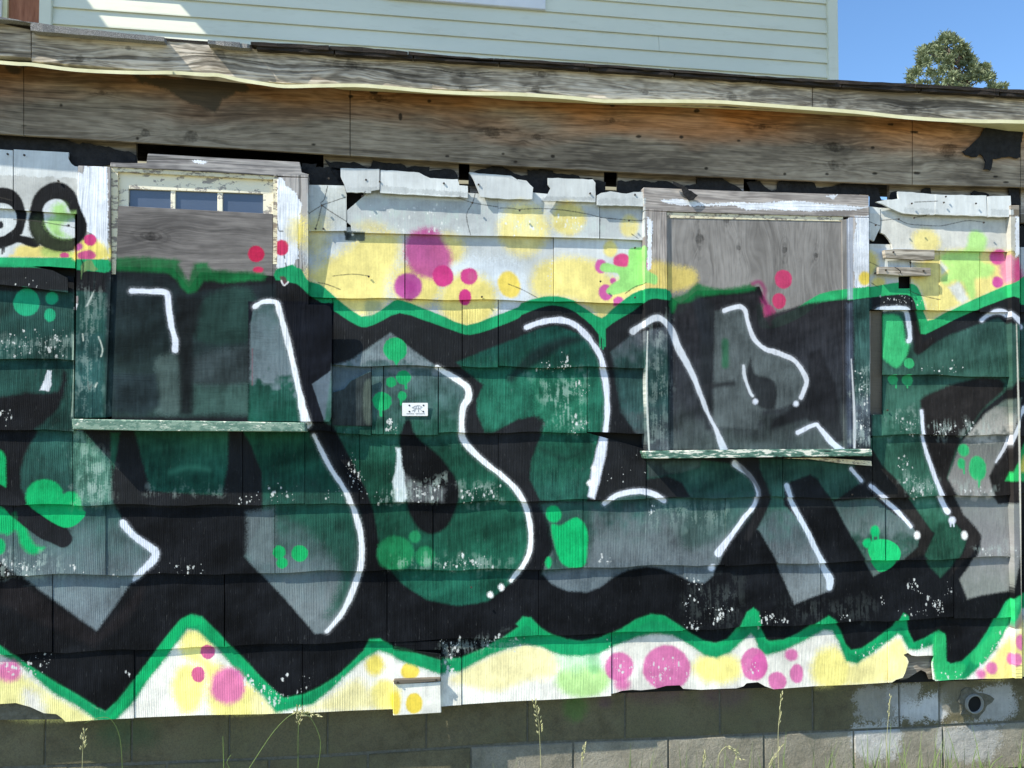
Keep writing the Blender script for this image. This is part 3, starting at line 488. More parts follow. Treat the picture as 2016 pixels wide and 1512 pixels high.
# flakes and worn pale rims along the shingle butts are kept in this layer too
fl = lin((226,230,228)).astype(np.float32)
comp(M, 0, IW, 0, IH, np.broadcast_to(fl, M.c.shape), SP*(.55 + .9*np.clip(N_MID+.3, 0, .45)))
FDZ = -2.45   # the fascia's grain is kept on an unused strip of the sheet
# ---------------------------------------------------------------- grain of the bare boards, laid out on the wall in metres
W = Layer()
def wood(pts, Yp, cols, horiz=True, knots=(), seed=0, freq=150., stain=None, wav=.012, gc=.9, fc=1.0, dz=0., ck=.55):
    if isinstance(pts, str): pts = P(pts)
    t = tex(pts, Yp); t[:,1] += dz*S; x0,x1,y0,y1 = bbox(t, 4)
    if x1 <= x0 or y1 <= y0: return
    X = GX[y0:y1,x0:x1]/S; Yy = GY[y0:y1,x0:x1]/S
    al, ac = (X, Yy) if horiz else (Yy, X)
    F = ac + (fbm(al*2.2, ac*5, seed, 3)-.5)*wav*3
    kd = np.zeros_like(X); kin = np.zeros_like(X)
    for kx, ky, kr in knots:
        v = at(kx, ky, Yp); ka, kc = (v.x-X0, v.z-Z0+dz) if horiz else (v.z-Z0, v.x-X0); r = kr*.002
        wob = 1 + .25*(fbm(al*30, ac*30, seed+5, 2)-.5)
        de = np.sqrt(((al-ka)/2.6)**2 + (ac-kc)**2)*wob
        F = F + np.tanh((ac-kc)/(r*.35))*r*1.1*np.exp(-(de/(r*2.2))**2)
        dr = np.sqrt(((al-ka)/1.25)**2 + (ac-kc)**2)*wob
        kin = np.maximum(kin, np.clip((.85-dr/r + .5*(fbm(al*90, ac*90, seed+6, 2)-.5))*4, 0, 1)*(.45 + .55*fbm(al*160, ac*160, seed+8, 2)))
        kd = np.maximum(kd, np.exp(-(de/(r*1.5))**2)*(.35 + .6*(np.sin(de/r*9 + fbm(al*20, ac*20, seed+4, 2)*4) > .3)))
    g = fbm(F*freq, al*2.2, seed+1, 3)                    # broad growth rings
    f = fbm(F*freq*3.2, al*9, seed+2, 2)                  # fine fibre
    fl = fbm(F*90, al*26, seed+9, 2)                      # short weathered ticks
    low = fbm(al*1.6, ac*7, seed+3, 3)
    f2 = vn(F*470, al*5, seed+12); f3 = vn(F*230, al*14, seed+13)
    v = np.clip(((f2-.5)*.5 + (f3-.5)*.4 + (f-.5)*.6 + (fl-.5)*.7)*fc + (g-.5)*gc + (low-.5)*1.3 + .5, 0, 1)
    c0,c1,c2 = [lin(c) for c in cols]
    lo = np.clip(v*2, 0, 1)[...,None]; hi = np.clip(v*2-1, 0, 1)[...,None]
    C = c0*(1-lo) + c1*lo; C = C*(1-hi) + c2*hi
    if stain: C = stain(C, X, Yy, x0, x1, y0, y1, low, v)
    C = C*(1 - .55*kd*np.clip(1.2-v, 0, 1))[...,None]*(1 - .62*kin)[...,None]
    crack = np.clip((fbm(F*70, al*1.3, seed+7, 2)-.70)*30, 0, 1)*ck
    C = C*(1-crack)[...,None]
    d = sd_poly(t, GX[y0:y1,x0:x1], GY[y0:y1,x0:x1])
    q = np.clip(.5 - d/2 + 1, 0, 1).astype(np.float32)
    comp(W, x0,x1,y0,y1, C.astype(np.float32), q)
def header_stain(C, X, Z, x0,x1,y0,y1, low, v):
    # tan where the soffit kept the rain off, greyer below
    px = GX[y0:y1,x0:x1]/S + X0
    zt = np.interp(px, [HX[0], HX[1]], [HZ[0], HZ[1]])
    h = (zt - (Z + Z0)) + (fbm(X*3, Z*11, 31, 3)-.5)*.20
    orange = np.clip(1 - h/.17, 0, 1)[...,None]
    band = np.clip(.35 + 1.3*fbm(X*.9+3, Z*2, 33, 2)*np.clip(2.4-np.abs(px+.15)*.75, 0, 1.4), 0, 1.15)[...,None]
    o = lin((178,116,64))*(.5 + .7*v[...,None])
    return C*(1-orange*band*.8) + o*orange*band*.8
HX = (at(0,130,-.02).x, at(2016,250,-.02).x); HZ = (at(0,130,-.02).z, at(2016,250,-.02).z)
L1 = [(-300,243),(0,263),(144,272),(516,295),(1000,326),(1371,346),(1749,362),(2009,368),(2300,384)]
HC = ((100,91,80),(138,126,110),(166,154,136))
wood("S -300,230 2300,360 2300,430 -300,330", .022, ((104,98,90),(142,134,124),(172,164,154)), seed=21, freq=120)      # sheathing strip
wood([(-420,60),(2400,190),(2400,392)] + [(x, y+4) for x, y in L1[::-1]], -.02, HC, seed=2, freq=38, stain=header_stain, wav=.014, gc=.42, fc=.9, ck=.3,
     knots=[(970,262,16),(1058,270,8),(1640,290,13),(1640,325,13),(1868,296,20),(375,268,14),(285,262,9),(745,193,9),(1205,237,7),(1500,250,9),(200,183,6),(1790,225,6)])
FT = [(-420,14),(0,46),(62,59),(320,80),(500,96),(1016,128),(1516,161),(1600,168),(2012,190),(2400,212)]
FB = [(-420,88),(0,113),(62,121),(250,135),(470,157),(560,163),(700,168),(1000,181),(1200,196),(1600,214),(1700,221),(1850,234),(2012,238),(2400,252)]
wood([(x,y-6) for x,y in FT] + [(x,y+6) for x,y in FB[::-1]], -.09, ((128,119,108),(176,165,150),(216,206,192)), seed=6, freq=110, wav=.008, gc=.5, fc=1.35, dz=FDZ,
     knots=[(690,128,15),(432,108,13),(910,148,8),(1066,147,9),(1270,182,9),(1440,190,13),(1636,203,12),(1795,218,11),(158,116,9),(252,95,6),(912,174,8),(1055,176,9)])
GW = ((92,90,92),(134,131,131),(168,165,163))
CW = ((112,110,112),(148,145,146),(178,175,174))
wood("S 140,304 290,304 292,303 590,320 615,336 615,352 140,330", -.03, CW, seed=9, freq=120)            # first window casings
wood("S 140,327 226,327 222,860 140,860", -.03, CW, False, seed=10, freq=120); wood("S 540,347 615,349 615,860 540,860", -.03, CW, False, seed=11, freq=120)
wood("S 225,395 545,395 545,830 205,830", .0, ((98,95,95),(126,122,121),(148,144,142)), seed=12, freq=24, wav=.03, gc=.5, fc=.7, ck=.15, knots=[(300,470,10)])
CW2 = ((138,132,130),(172,166,163),(200,193,189))
wood("S 1262,360 1722,375 1722,429 1262,415", -.03, CW2, seed=15, freq=120); wood("S 1262,415 1318,417 1320,912 1262,912", -.03, CW2, False, seed=16, freq=120); wood("S 1655,427 1722,429 1722,912 1655,912", -.03, CW2, False, seed=17, freq=120)
wood("S 1312,424 1662,430 1668,890 1312,890", .0, ((112,109,107),(136,133,131),(156,153,151)), False, seed=18, freq=20, wav=.06, gc=.45, fc=.7, ck=.1,
     knots=[(1372,474,11),(1448,492,7),(1424,437,8),(1538,496,8),(1599,506,6),(1380,600,6)])
wood("S 1722,484 1850,484 1850,550 1722,550", -.03, ((120,112,102),(166,158,146),(204,196,184)), seed=25, freq=130)
W.c[W.a < .01] = lin((120,112,100))
# dark patches painted under the soffit and rust-brown nail streaks
def darkpoly(s, col, al, soft=5, edge=6, Yp=-.02):
    t = tex(P(s), Yp); x0,x1,y0,y1 = bbox(t, soft*2+6)
    d = sd_poly(t, GX[y0:y1,x0:x1], GY[y0:y1,x0:x1]) + N_MID[y0:y1,x0:x1]*edge*2 + N_FINE[y0:y1,x0:x1]*edge*.6
    q = np.clip(.5 - d/(2*soft), 0, 1)*al
    W.c[y0:y1,x0:x1] = W.c[y0:y1,x0:x1]*(1-q[...,None]) + lin(col)*q[...,None]
# paler, drier towards the right-hand end
q_ = np.clip((GX/S + X0 + .3)/2.2, 0, 1)*((GY/S > 2.5) | (GY/S < .75))
W.c *= (.92 + .30*q_)[...,None].astype(np.float32)
darkpoly("a 1010,570 1400,600 1820,600 1900,680 1700,760 1640,860 1540,830 1400,760 1200,660 1050,625", (70,64,54), .9, 3)
darkpoly("a 40,500 180,510 160,560 110,580 60,540", (62,56,48), .8, 3)
for x, y, rx, ry in ((788,230,4,8),(1257,269,6,3),(1341,270,4,3),(1454,277,4,2.5),(1088,308,4,3),(1014,319,4,2.5),(1390,332,4,3),(617,285,4,2),(880,308,4,2),(990,303,3,2),(1718,291,4,3),(1722,342,5,2.5),(1628,343,4,2.5),(1752,245,6,2.5),(1800,260,8,3),(1805,341,7,3),(1960,348,5,2),(735,182,9,5),(690,190,5,3),(845,199,4,3),(1372,218,6,4),(1205,208,5,3),(47,248,6,2),(270,273,2.5,2.5),(120,208,3,3),(1545,343,3,2.5),(1980,359,6,2)):
    v = [(x+rx*math.cos(q), y+ry*math.sin(q)) for q in np.linspace(0, 6.28, 10)[:-1]]
    darkpoly("S " + " ".join(f"{a},{b}" for a, b in v), (44,38,32), .9, 1.2, 1.5)
def to_image(name, L, alpha):
    im = bpy.data.images.new(name, IW, IH, alpha=True, float_buffer=True)
    im.colorspace_settings.name = 'Non-Color'; im.alpha_mode = 'CHANNEL_PACKED'
    a = np.ones((IH, IW, 4), np.float32); a[...,:3] = L.c
    if alpha: a[...,3] = L.a
    im.pixels.foreach_set(a.ravel()); im.update(); im.pack(); return im
IM_MURAL = to_image("mural_paint", M, True); IM_WOOD = to_image("board_grain", W, False)
del M, W, SP

# ---------------------------------------------------------------- materials
class NT:
    def __init__(s, name):
        s.m = bpy.data.materials.new(name); s.m.use_nodes = True; s.t = s.m.node_tree; s.n = s.t.nodes
        s.b = s.n["Principled BSDF"]
    def add(s, kind, **k):
        n = s.n.new("ShaderNode" + kind)
        for a, v in k.items(): setattr(n, a, v)
        return n
    def link(s, a, b): s.t.links.new(a, b)
    def pos(s):
        if not hasattr(s, '_p'): s._p = s.add("NewGeometry").outputs["Position"]
        return s._p
    def wallco(s, dz=0.):
        if hasattr(s, '_w') and not dz: return s._w
        sp = s.add("SeparateXYZ"); s.link(s.pos(), sp.inputs[0]); cb = s.add("CombineXYZ")
        for src, o, dst, d in ((0, X0, 0, X1-X0), (2, Z0-dz, 1, Z1-Z0)):
            m1 = s.add("Math", operation='SUBTRACT'); s.link(sp.outputs[src], m1.inputs[0]); m1.inputs[1].default_value = o
            m2 = s.add("Math", operation='DIVIDE'); s.link(m1.outputs[0], m2.inputs[0]); m2.inputs[1].default_value = d*(IW/S/(X1-X0) if dst==0 else IH/S/(Z1-Z0))
            s.link(m2.outputs[0], cb.inputs[dst])
        if dz: return cb.outputs[0]
        s._w = cb.outputs[0]; return s._w
    def image(s, im, dz=0.):
        n = s.add("TexImage", image=im, interpolation='Linear', extension='EXTEND'); s.link(s.wallco(dz), n.inputs[0]); return n
    def noise(s, scale, detail=4, rough=.6, stretch=None, out=0, obj=False):
        n = s.add("TexNoise"); n.inputs["Scale"].default_value = scale; n.inputs["Detail"].default_value = detail; n.inputs["Roughness"].default_value = rough
        v = s.pos()
        if obj: v = s.add("TexCoord").outputs["Object"]
        if stretch:
            mp = s.add("Mapping"); mp.inputs["Scale"].default_value = stretch; s.link(v, mp.inputs[0]); v = mp.outputs[0]
        s.link(v, n.inputs["Vector"]); return n.outputs[out]
    def ramp(s, fac, stops):
        r = s.add("ValToRGB"); e = r.color_ramp.elements
        while len(e) < len(stops): e.new(.5)
        for q, (p, c) in enumerate(stops):
            e[q].position = p; e[q].color = (*c, 1) if not isinstance(c, (int, float)) else (c, c, c, 1)
        s.link(fac, r.inputs[0]); return r.outputs[0]
    def mix(s, fac, a, b, mode='MIX'):
        n = s.add("Mix", data_type='RGBA', blend_type=mode)
        for v, i in ((fac, 0), (a, 6), (b, 7)):
            if isinstance(v, (int, float)): n.inputs[i].default_value = v
            elif isinstance(v, tuple): n.inputs[i].default_value = (*v, 1)
            else: s.link(v, n.inputs[i])
        return n.outputs[2]
    def bump(s, h, strength, dist, prev=None):
        n = s.add("Bump"); n.inputs["Strength"].default_value = strength; n.inputs["Distance"].default_value = dist
        s.link(h, n.inputs["Height"])
        if prev is not None: s.link(prev, n.inputs["Normal"])
        return n.outputs[0]
    def done(s, col, rough=.7, normal=None, spec=.35):
        if isinstance(col, tuple): s.b.inputs["Base Color"].default_value = (*col, 1)
        else: s.link(col, s.b.inputs["Base Color"])
        if isinstance(rough, (int, float)): s.b.inputs["Roughness"].default_value = rough
        else: s.link(rough, s.b.inputs["Roughness"])
        s.b.inputs["Specular IOR Level"].default_value = spec
        if normal is not None: s.link(normal, s.b.inputs["Normal"])
        return s.m
def L3(c): return tuple(float(q) for q in lin(c))
MUL = .9
def grooves(t, amt):
    """pressed-in wood grain of the cement shingles: uneven upright ridges"""
    w1 = t.add("TexWave", wave_type='BANDS', bands_direction='X'); w1.inputs["Scale"].default_value = 50
    w1.inputs["Distortion"].default_value = 4.0; w1.inputs["Detail"].default_value = 2; w1.inputs["Detail Scale"].default_value = .35
    mp = t.add("Mapping"); mp.inputs["Scale"].default_value = (1, .2, .22); t.link(t.pos(), mp.inputs[0]); t.link(mp.outputs[0], w1.inputs[0])
    n = t.noise(1, 3, .6, (260, 40, 7)); h = t.mix(.74, w1.outputs["Color"], n)
    h2 = t.add("Mix", data_type='RGBA', blend_type='MULTIPLY'); h2.inputs[0].default_value = 1.
    t.link(h, h2.inputs[6]); t.link(t.ramp(t.noise(2.6, 4, .7), [(.32, .25), (.6, 1.)]), h2.inputs[7])
    return t.bump(h2.outputs[2], amt, .005)
def mat_siding(name, amt, base=((176,182,186),(206,212,214))):
    t = NT(name)
    b = t.ramp(t.noise(5, 5, .65), [(.3, L3(base[0])), (.7, L3(base[1]))])
    b = t.mix(t.ramp(t.noise(1, 4, .7, (60, 10, 5)), [(.35, .25), (.7, 0.)]), b, L3((150,152,148)))
    im = t.image(IM_MURAL)
    # dry-brush wear: paint rubbed thin on some of the ridges
    wear = t.ramp(t.noise(1, 5, .75, (150, 20, 22)), [(.62, 1.), (.80, .80)])
    a = t.add("Math", operation='MULTIPLY'); t.link(im.outputs["Alpha"], a.inputs[0]); t.link(wear, a.inputs[1])
    c = t.mix(a.outputs[0], b, im.outputs["Color"])
    dirt = t.ramp(t.noise(2.2, 6, .7), [(.30, .80), (.62, 1.04)])
    c = t.mix(1., c, dirt, 'MULTIPLY')
    c = t.mix(1., c, t.ramp(t.add("ObjectInfo").outputs["Random"], [(0., .86), (1., 1.08)]), 'MULTIPLY')
    nrm = grooves(t, amt)
    nrm = t.bump(t.noise(60, 5, .7), .25, .003, nrm)
    r = t.ramp(t.noise(14, 4, .6), [(.3, .52), (.7, .75)])
    return t.done(c, r, nrm, .07)
def mat_board(name, paint=1.0, amt=.3, tint=None, dz=0.):
    t = NT(name); wd = t.image(IM_WOOD, dz); im = t.image(IM_MURAL)
    c = wd.outputs["Color"]
    a = t.add("Math", operation='MULTIPLY'); t.link(im.outputs["Alpha"], a.inputs[0]); a.inputs[1].default_value = paint
    if paint: c = t.mix(a.outputs[0], c, im.outputs["Color"])
    c = t.mix(1., c, t.ramp(t.noise(3, 6, .7), [(.3, .82), (.65, 1.06)]), 'MULTIPLY')
    if tint: c = t.mix(1., c, tint, 'MULTIPLY')
    bw = t.add("RGBToBW"); t.link(wd.outputs["Color"], bw.inputs[0])
    if not paint: c = t.mix(1., c, t.ramp(t.noise(1, 3, .75, (7, 7, 380)), [(.34, .74), (.50, 1.04)]), 'MULTIPLY')
    nrm = t.bump(bw.outputs[0], amt, .012); nrm = t.bump(t.noise(90, 4, .7, (.25,1,1)), .2, .002, nrm)
    return t.done(c, .85, nrm, .08)
MAT = {}
MAT['shingle'] = mat_siding("grained_shingle_paint", .42)
MAT['smooth'] = mat_siding("flat_shingle_paint", .16, ((196,202,206),(226,232,234)))
MAT['board'] = mat_board("weathered_board_painted")
MAT['fascia'] = mat_board("weathered_fascia_board", 0., dz=FDZ)
MAT['bare'] = mat_board("weathered_board_bare", 0.)
t = NT("tar_paper"); MAT['tar'] = t.done(t.ramp(t.noise(40, 5, .7), [(.3, (.010,.010,.011)), (.75, (.032,.032,.034))]), .85, t.bump(t.noise(35, 5, .7), .6, .01), .2)
t = NT("roofing_granules"); MAT['granule'] = t.done(t.ramp(t.noise(420, 3, .8), [(.32, (.05,.05,.052)), (.5, (.20,.20,.205)), (.72, (.55,.55,.54))]), .95, t.bump(t.noise(400, 3, .8), .8, .004), .1)
t = NT("roofing_edge"); MAT['roofedge'] = t.done(t.ramp(t.noise(1, 5, .7, (9, 9, 240)), [(.35, (.012,.011,.011)), (.72, (.07,.058,.05))]), .95, t.bump(t.noise(120, 4, .7), .6, .006), .1)
t = NT("cream_trim"); MAT['cream'] = t.done(t.ramp(t.noise(7, 5, .7), [(.3, L3((206,202,160))), (.7, L3((232,228,190)))]), .5, t.bump(t.noise(12, 3, .5), .15, .01), .4)
t = NT("old_cream_paint")
b = t.ramp(t.noise(60, 5, .75, (.4, 1, 1)), [(.44, L3((142,132,122))), (.50, L3((226,218,190)))]); b = t.mix(t.ramp(t.noise(12, 4, .7), [(.5, 0.), (.75, .55)]), b, L3((140,112,64)))
MAT['oldcream'] = t.done(b, .7, t.bump(t.noise(60, 5, .75, (.4, 1, 1)), .5, .004), .3)
t = NT("flaking_white_sash")
b = t.ramp(t.noise(42, 5, .7, (.6, 1, 1)), [(.40, L3((158,152,146))), (.45, L3((238,232,210)))])
MAT['sash'] = t.done(b, .7, t.bump(t.noise(42, 5, .7, (.6, 1, 1)), .4, .004), .3)
t = NT("sky_tinted_glass"); t.b.inputs["Coat Weight"].default_value = .6; t.b.inputs["Coat Roughness"].default_value = .06
MAT['glass'] = t.done(t.ramp(t.noise(4, 4, .6), [(.3, (.052,.075,.125)), (.7, (.072,.10,.16))]), .35, None, .5)  # blue of the reflected sky is put into the base colour
t = NT("concrete_block")  # darker copy: shade below the siding is put into the colour, plus moss
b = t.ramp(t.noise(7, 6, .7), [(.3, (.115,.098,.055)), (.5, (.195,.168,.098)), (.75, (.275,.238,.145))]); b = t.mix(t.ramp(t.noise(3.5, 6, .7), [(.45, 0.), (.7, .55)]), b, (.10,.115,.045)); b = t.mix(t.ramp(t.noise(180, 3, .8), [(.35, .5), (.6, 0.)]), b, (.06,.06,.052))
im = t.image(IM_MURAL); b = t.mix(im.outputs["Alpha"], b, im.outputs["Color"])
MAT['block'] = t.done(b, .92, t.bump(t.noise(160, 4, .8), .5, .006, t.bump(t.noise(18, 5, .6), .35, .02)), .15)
t = NT("concrete_block_sunlit")  # lighter copy of the block colour for the sunlit lower course
b = t.ramp(t.noise(6, 6, .7), [(.3, (.22,.205,.155)), (.5, (.34,.312,.245)), (.75, (.44,.41,.33))]); b = t.mix(t.ramp(t.noise(150, 3, .8), [(.35, .4), (.6, 0.)]), b, (.14,.13,.11))
im = t.image(IM_MURAL); b = t.mix(im.outputs["Alpha"], b, im.outputs["Color"])
MAT['block_lit'] = t.done(b, .92, t.bump(t.noise(160, 4, .8), .6, .006, t.bump(t.noise(18, 5, .6), .45, .02)), .08)
t = NT("mortar"); MAT['mortar'] = t.done(t.ramp(t.noise(60, 5, .7), [(.3, (.11,.105,.08)), (.7, (.21,.20,.16))]), .95, t.bump(t.noise(110, 4, .8), .6, .008), .1)
t = NT("sage_siding"); b = t.ramp(t.noise(1.6, 5, .6, (.35, 1, 1)), [(.3, L3((214,217,200))), (.7, L3((232,234,217)))])
b = t.mix(t.ramp(t.noise(1, 5, .75, (3, 1, 14)), [(.55, 0.), (.8, .28)]), b, L3((160,154,120)))
MAT['siding'] = t.done(b, .55, t.bump(t.noise(1, 4, .6, (5, 5, 60)), .08, .01), .35)
t = NT("white_vinyl"); MAT['vinyl'] = t.done(t.ramp(t.noise(5, 4, .6), [(.3, L3((226,228,232))), (.7, L3((242,243,244)))]), .45, None, .4)
t = NT("brown_plywood"); MAT['brown'] = t.done(t.ramp(t.noise(1, 5, .7, (22, 22, 3)), [(.3, L3((118,70,52))), (.7, L3((176,122,96)))]), .8, None, .2)
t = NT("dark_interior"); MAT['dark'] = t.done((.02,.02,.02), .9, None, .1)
t = NT("grey_pipe"); MAT['pipe'] = t.done(t.ramp(t.noise(30, 4, .6), [(.3, (.22,.22,.20)), (.7, (.34,.34,.31))]), .7, None, .3)
t = NT("rusty_nail"); MAT['nail'] = t.done(t.ramp(t.noise(300, 3, .6), [(.3, (.02,.018,.016)), (.7, (.07,.05,.035))]), .6, None, .4)
t = NT("sill_paint_chipped")
b = t.mix(t.ramp(t.noise(1, 4, .7, (28, 28, 60)), [(.48, 0.), (.53, 1.)]), L3((132,158,142)), L3((92,126,112))); b = t.mix(t.ramp(t.noise(1, 4, .7, (40, 40, 140)), [(.60, 0.), (.64, 1.)]), b, L3((214,218,204)))
MAT['sill'] = t.done(b, .6, t.bump(t.noise(1, 4, .7, (28, 28, 90)), .4, .004), .35)
t = NT("sill_paint_camouflaged")
b = t.ramp(t.noise(1, 4, .65, (16, 16, 60)), [(.36, L3((38,44,44))), (.42, L3((66,104,90))), (.52, L3((96,132,118))), (.58, L3((226,226,214)))])
MAT['sill2'] = t.done(b, .6, t.bump(t.noise(1, 4, .7, (28, 28, 90)), .4, .004), .35)
# ---------------------------------------------------------------- builders
COL = sc.collection
def link(name, me, mat, parent=None):
    o = bpy.data.objects.new(name, me); COL.objects.link(o)
    if mat is not None: me.materials.append(MAT[mat] if isinstance(mat, str) else mat)
    if parent is not None: o.parent = parent
    return o
def thing(name, label, cat, loc=(0,0,0), group=None, kind=None):
    o = bpy.data.objects.new(name, None); COL.objects.link(o); o.empty_display_size = .2
    if label: o['label'] = label
    if cat: o['category'] = cat
    if group: o['group'] = group
    if kind: o['kind'] = kind
    return o
def plate(name, pts, Yf, th, mat, parent, bev=0):
    """a board or sheet of its own thickness: outline traced on the face, Yf = depth of the face (number or function of height)"""
    if isinstance(pts, str): pts = P(pts)
    f = []
    for x, y in pts:
        if callable(Yf):
            v = at(x, y, Yf(at(x, y, 0).z, x)); v = at(x, y, Yf(v.z, x))
        else: v = at(x, y, Yf)
        f.append(v)
    ar = sum(a.x*b.z - b.x*a.z for a, b in zip(f, f[1:]+f[:1]))
    if ar < 0: f.reverse()
    bm = bmesh.new(); n = len(f)
    A = [bm.verts.new(v) for v in f]; B = [bm.verts.new(v + Vector((0, th, 0))) for v in f]
    bm.faces.new(A); bm.faces.new(B[::-1])
    for q in range(n): bm.faces.new((A[q], B[q], B[(q+1)%n], A[(q+1)%n]))
    if bev: bmesh.ops.bevel(bm, geom=[e for e in bm.edges if all(v in A for v in e.verts)] if False else bm.edges[:], offset=bev, segments=1, affect='EDGES', clamp_overlap=True)
    bmesh.ops.recalc_face_normals(bm, faces=bm.faces)
    me = bpy.data.meshes.new(name); bm.to_mesh(me); bm.free()
    return link(name, me, mat, parent)
def box(name, a, b, mat, parent=None, bev=0):
    bm = bmesh.new(); bmesh.ops.create_cube(bm, size=1)
    for v in bm.verts: v.co = Vector([(a[q]+b[q])/2 + v.co[q]*(b[q]-a[q]) for q in range(3)])
    if bev: bmesh.ops.bevel(bm, geom=bm.edges[:], offset=bev, segments=2, affect='EDGES')
    me = bpy.data.meshes.new(name); bm.to_mesh(me); bm.free()
    return link(name, me, mat, parent)
def pieces(ptss, sides=False):
    vs_, fs_ = [], []
    for p, f in ptss:
        o = len(vs_); vs_ += p; fs_ += [tuple(q+o for q in ff) for ff in f]
    return vs_, fs_
def tube(path, rad, seg=6):
    """points and faces of a tube along a path with a radius at each point"""
    vs_, fs_ = [], []; n = len(path)
    for q, p in enumerate(path):
        d = (path[min(q+1,n-1)] - path[max(q-1,0)]).normalized()
        u = d.cross(Vector((0,1,0))); u = u.normalized() if u.length > .01 else Vector((1,0,0)); v = d.cross(u)
        r = rad[q] if isinstance(rad, (list, tuple)) else rad
        for s in range(seg):
            a = 2*math.pi*s/seg; vs_.append(p + (u*math.cos(a) + v*math.sin(a))*r)
    for q in range(n-1):
        for s in range(seg):
            fs_.append((q*seg+s, q*seg+(s+1)%seg, (q+1)*seg+(s+1)%seg, (q+1)*seg+s))
    return vs_, fs_
def mesh_obj(name, vf, mat, parent=None, smooth_=False):
    me = bpy.data.meshes.new(name); me.from_pydata([tuple(v) for v in vf[0]], [], vf[1]); me.validate()
    if smooth_:
        for q in me.polygons: q.use_smooth = True
    return link(name, me, mat, parent)

# ---------------------------------------------------------------- the ground
XL, XR = at(-300, 800).x, at(2300, 800).x
t = NT("dry_lawn_soil"); g = t.ramp(t.noise(3, 7, .7), [(.3, (.15,.14,.07)), (.5, (.27,.25,.14)), (.75, (.38,.34,.22))])
MAT['soil'] = t.done(g, .95, t.bump(t.noise(30, 6, .7), .8, .03), .1)
bm = bmesh.new(); bmesh.ops.create_grid(bm, x_segments=8, y_segments=8, size=140)
me = bpy.data.meshes.new("ground"); bm.to_mesh(me); bm.free(); gr = link("ground", me, 'soil'); gr['kind'] = 'structure'

# ---------------------------------------------------------------- the boarded-up lean-to
BLD = thing("boarded_building", "low boarded-up lean-to with graffiti-covered cracked shingle siding and two boarded windows", "building")
# footing of concrete blocks
FND = mesh_obj("foundation", ([], []), 'mortar', BLD)
FY = .070
JL = [(-300,1521),(438,1496),(680,1484),(1038,1461),(1340,1452),(1505,1444),(1791,1432),(2016,1419),(2300,1404)]
zj = lambda x: at(x, lerp_line(JL, x), FY).z
def slab(pts_world, y0, y1):
    n = len(pts_world); v = [Vector((x, y0, z)) for x, z in pts_world] + [Vector((x, y1, z)) for x, z in pts_world]
    f = [tuple(range(n)), tuple(range(2*n-1, n-1, -1))] + [(q, q+n, (q+1)%n+n, (q+1)%n) for q in range(n)]
    return v, f
bk = slab([(XL, -.1), (XR, -.1), (XR, .62), (XL, .62)], FY-.0005, FY+.16); FND.data.from_pydata([tuple(v) for v in bk[0]], [], bk[1])
UPJ = [-300,-105,90,260,452,645,839,1038,1230,1417,1600,1770,1849,2060,2300]; LWJ = [-300,-60,135,330,530,725,927,1128,1315,1503,1680,1855,2050,2300]
def block(x0, x1, upper):
    g_ = 1.6; xa, xb = x0+g_, x1-g_
    za, zb = zj(xa), zj(xb); wa, wb = at(xa, 1450, FY).x, at(xb, 1450, FY).x
    if upper: q = [(wa, za+.005), (wb, zb+.005), (wb, zb+.20), (wa, za+.20)]
    else: q = [(wa, za-.20), (wb, zb-.20), (wb, zb-.006), (wa, za-.006)]
    y = FY - .004 + random.uniform(-.002, .0015)
    bm = bmesh.new(); v, f = slab(q, y, y+.06); vv = [bm.verts.new(p) for p in v]
    for ff in f: bm.faces.new([vv[s] for s in ff])
    bmesh.ops.recalc_face_normals(bm, faces=bm.faces)
    bmesh.ops.bevel(bm, geom=[e for e in bm.edges if all(abs(s.co.y-y) < 1e-4 for s in e.verts)], offset=.0025, segments=2, affect='EDGES')
    me = bpy.data.meshes.new("concrete_block"); bm.to_mesh(me); bm.free(); return link("concrete_block", me, 'block' if upper or x1 < 1000 else 'block_lit', FND)  # shade-darkened copy on upper and left blocks, sunlit copy on the rest
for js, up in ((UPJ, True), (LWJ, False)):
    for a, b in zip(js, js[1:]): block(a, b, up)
# vent pipe through the footing
pc = at(1914, 1384, FY); ring = []
vs_, fs_ = [], []
for q, (r, y) in enumerate(((.042,FY+.10),(.042,FY-.020),(.036,FY-.022),(.036,FY+.10))):
    for s in range(24):
        a = 2*math.pi*s/24; vs_.append(Vector((pc.x+r*math.cos(a), y, pc.z+r*math.sin(a))))
for q in range(3):
    for s in range(24): fs_.append((q*24+s, q*24+(s+1)%24, (q+1)*24+(s+1)%24, (q+1)*24+s))
vp = mesh_obj("vent_pipe", (vs_, fs_), 'pipe', BLD, True)
mesh_obj("pipe_bore_shade", ([Vector((pc.x+(.036)*math.cos(a), FY-.0085, pc.z+(.036)*math.sin(a))) for a in np.linspace(0, 2*math.pi, 25)[:-1]], [tuple(range(24))[::-1]]), 'dark', vp)  # flat dark disc stands in for the shade inside the pipe
fs_ = [];vs_ = []
pts = [(pc.x+(.074+.02*math.sin(a*3+1)+.012*math.sin(a*7))*math.cos(a), pc.z+(.062+.014*math.sin(a*4))*math.sin(a)) for a in np.linspace(0, 2*math.pi, 30)[:-1]]
mesh_obj("mortar_patch", slab(pts[::-1], FY-.0075, FY+.02), 'mortar', BLD)

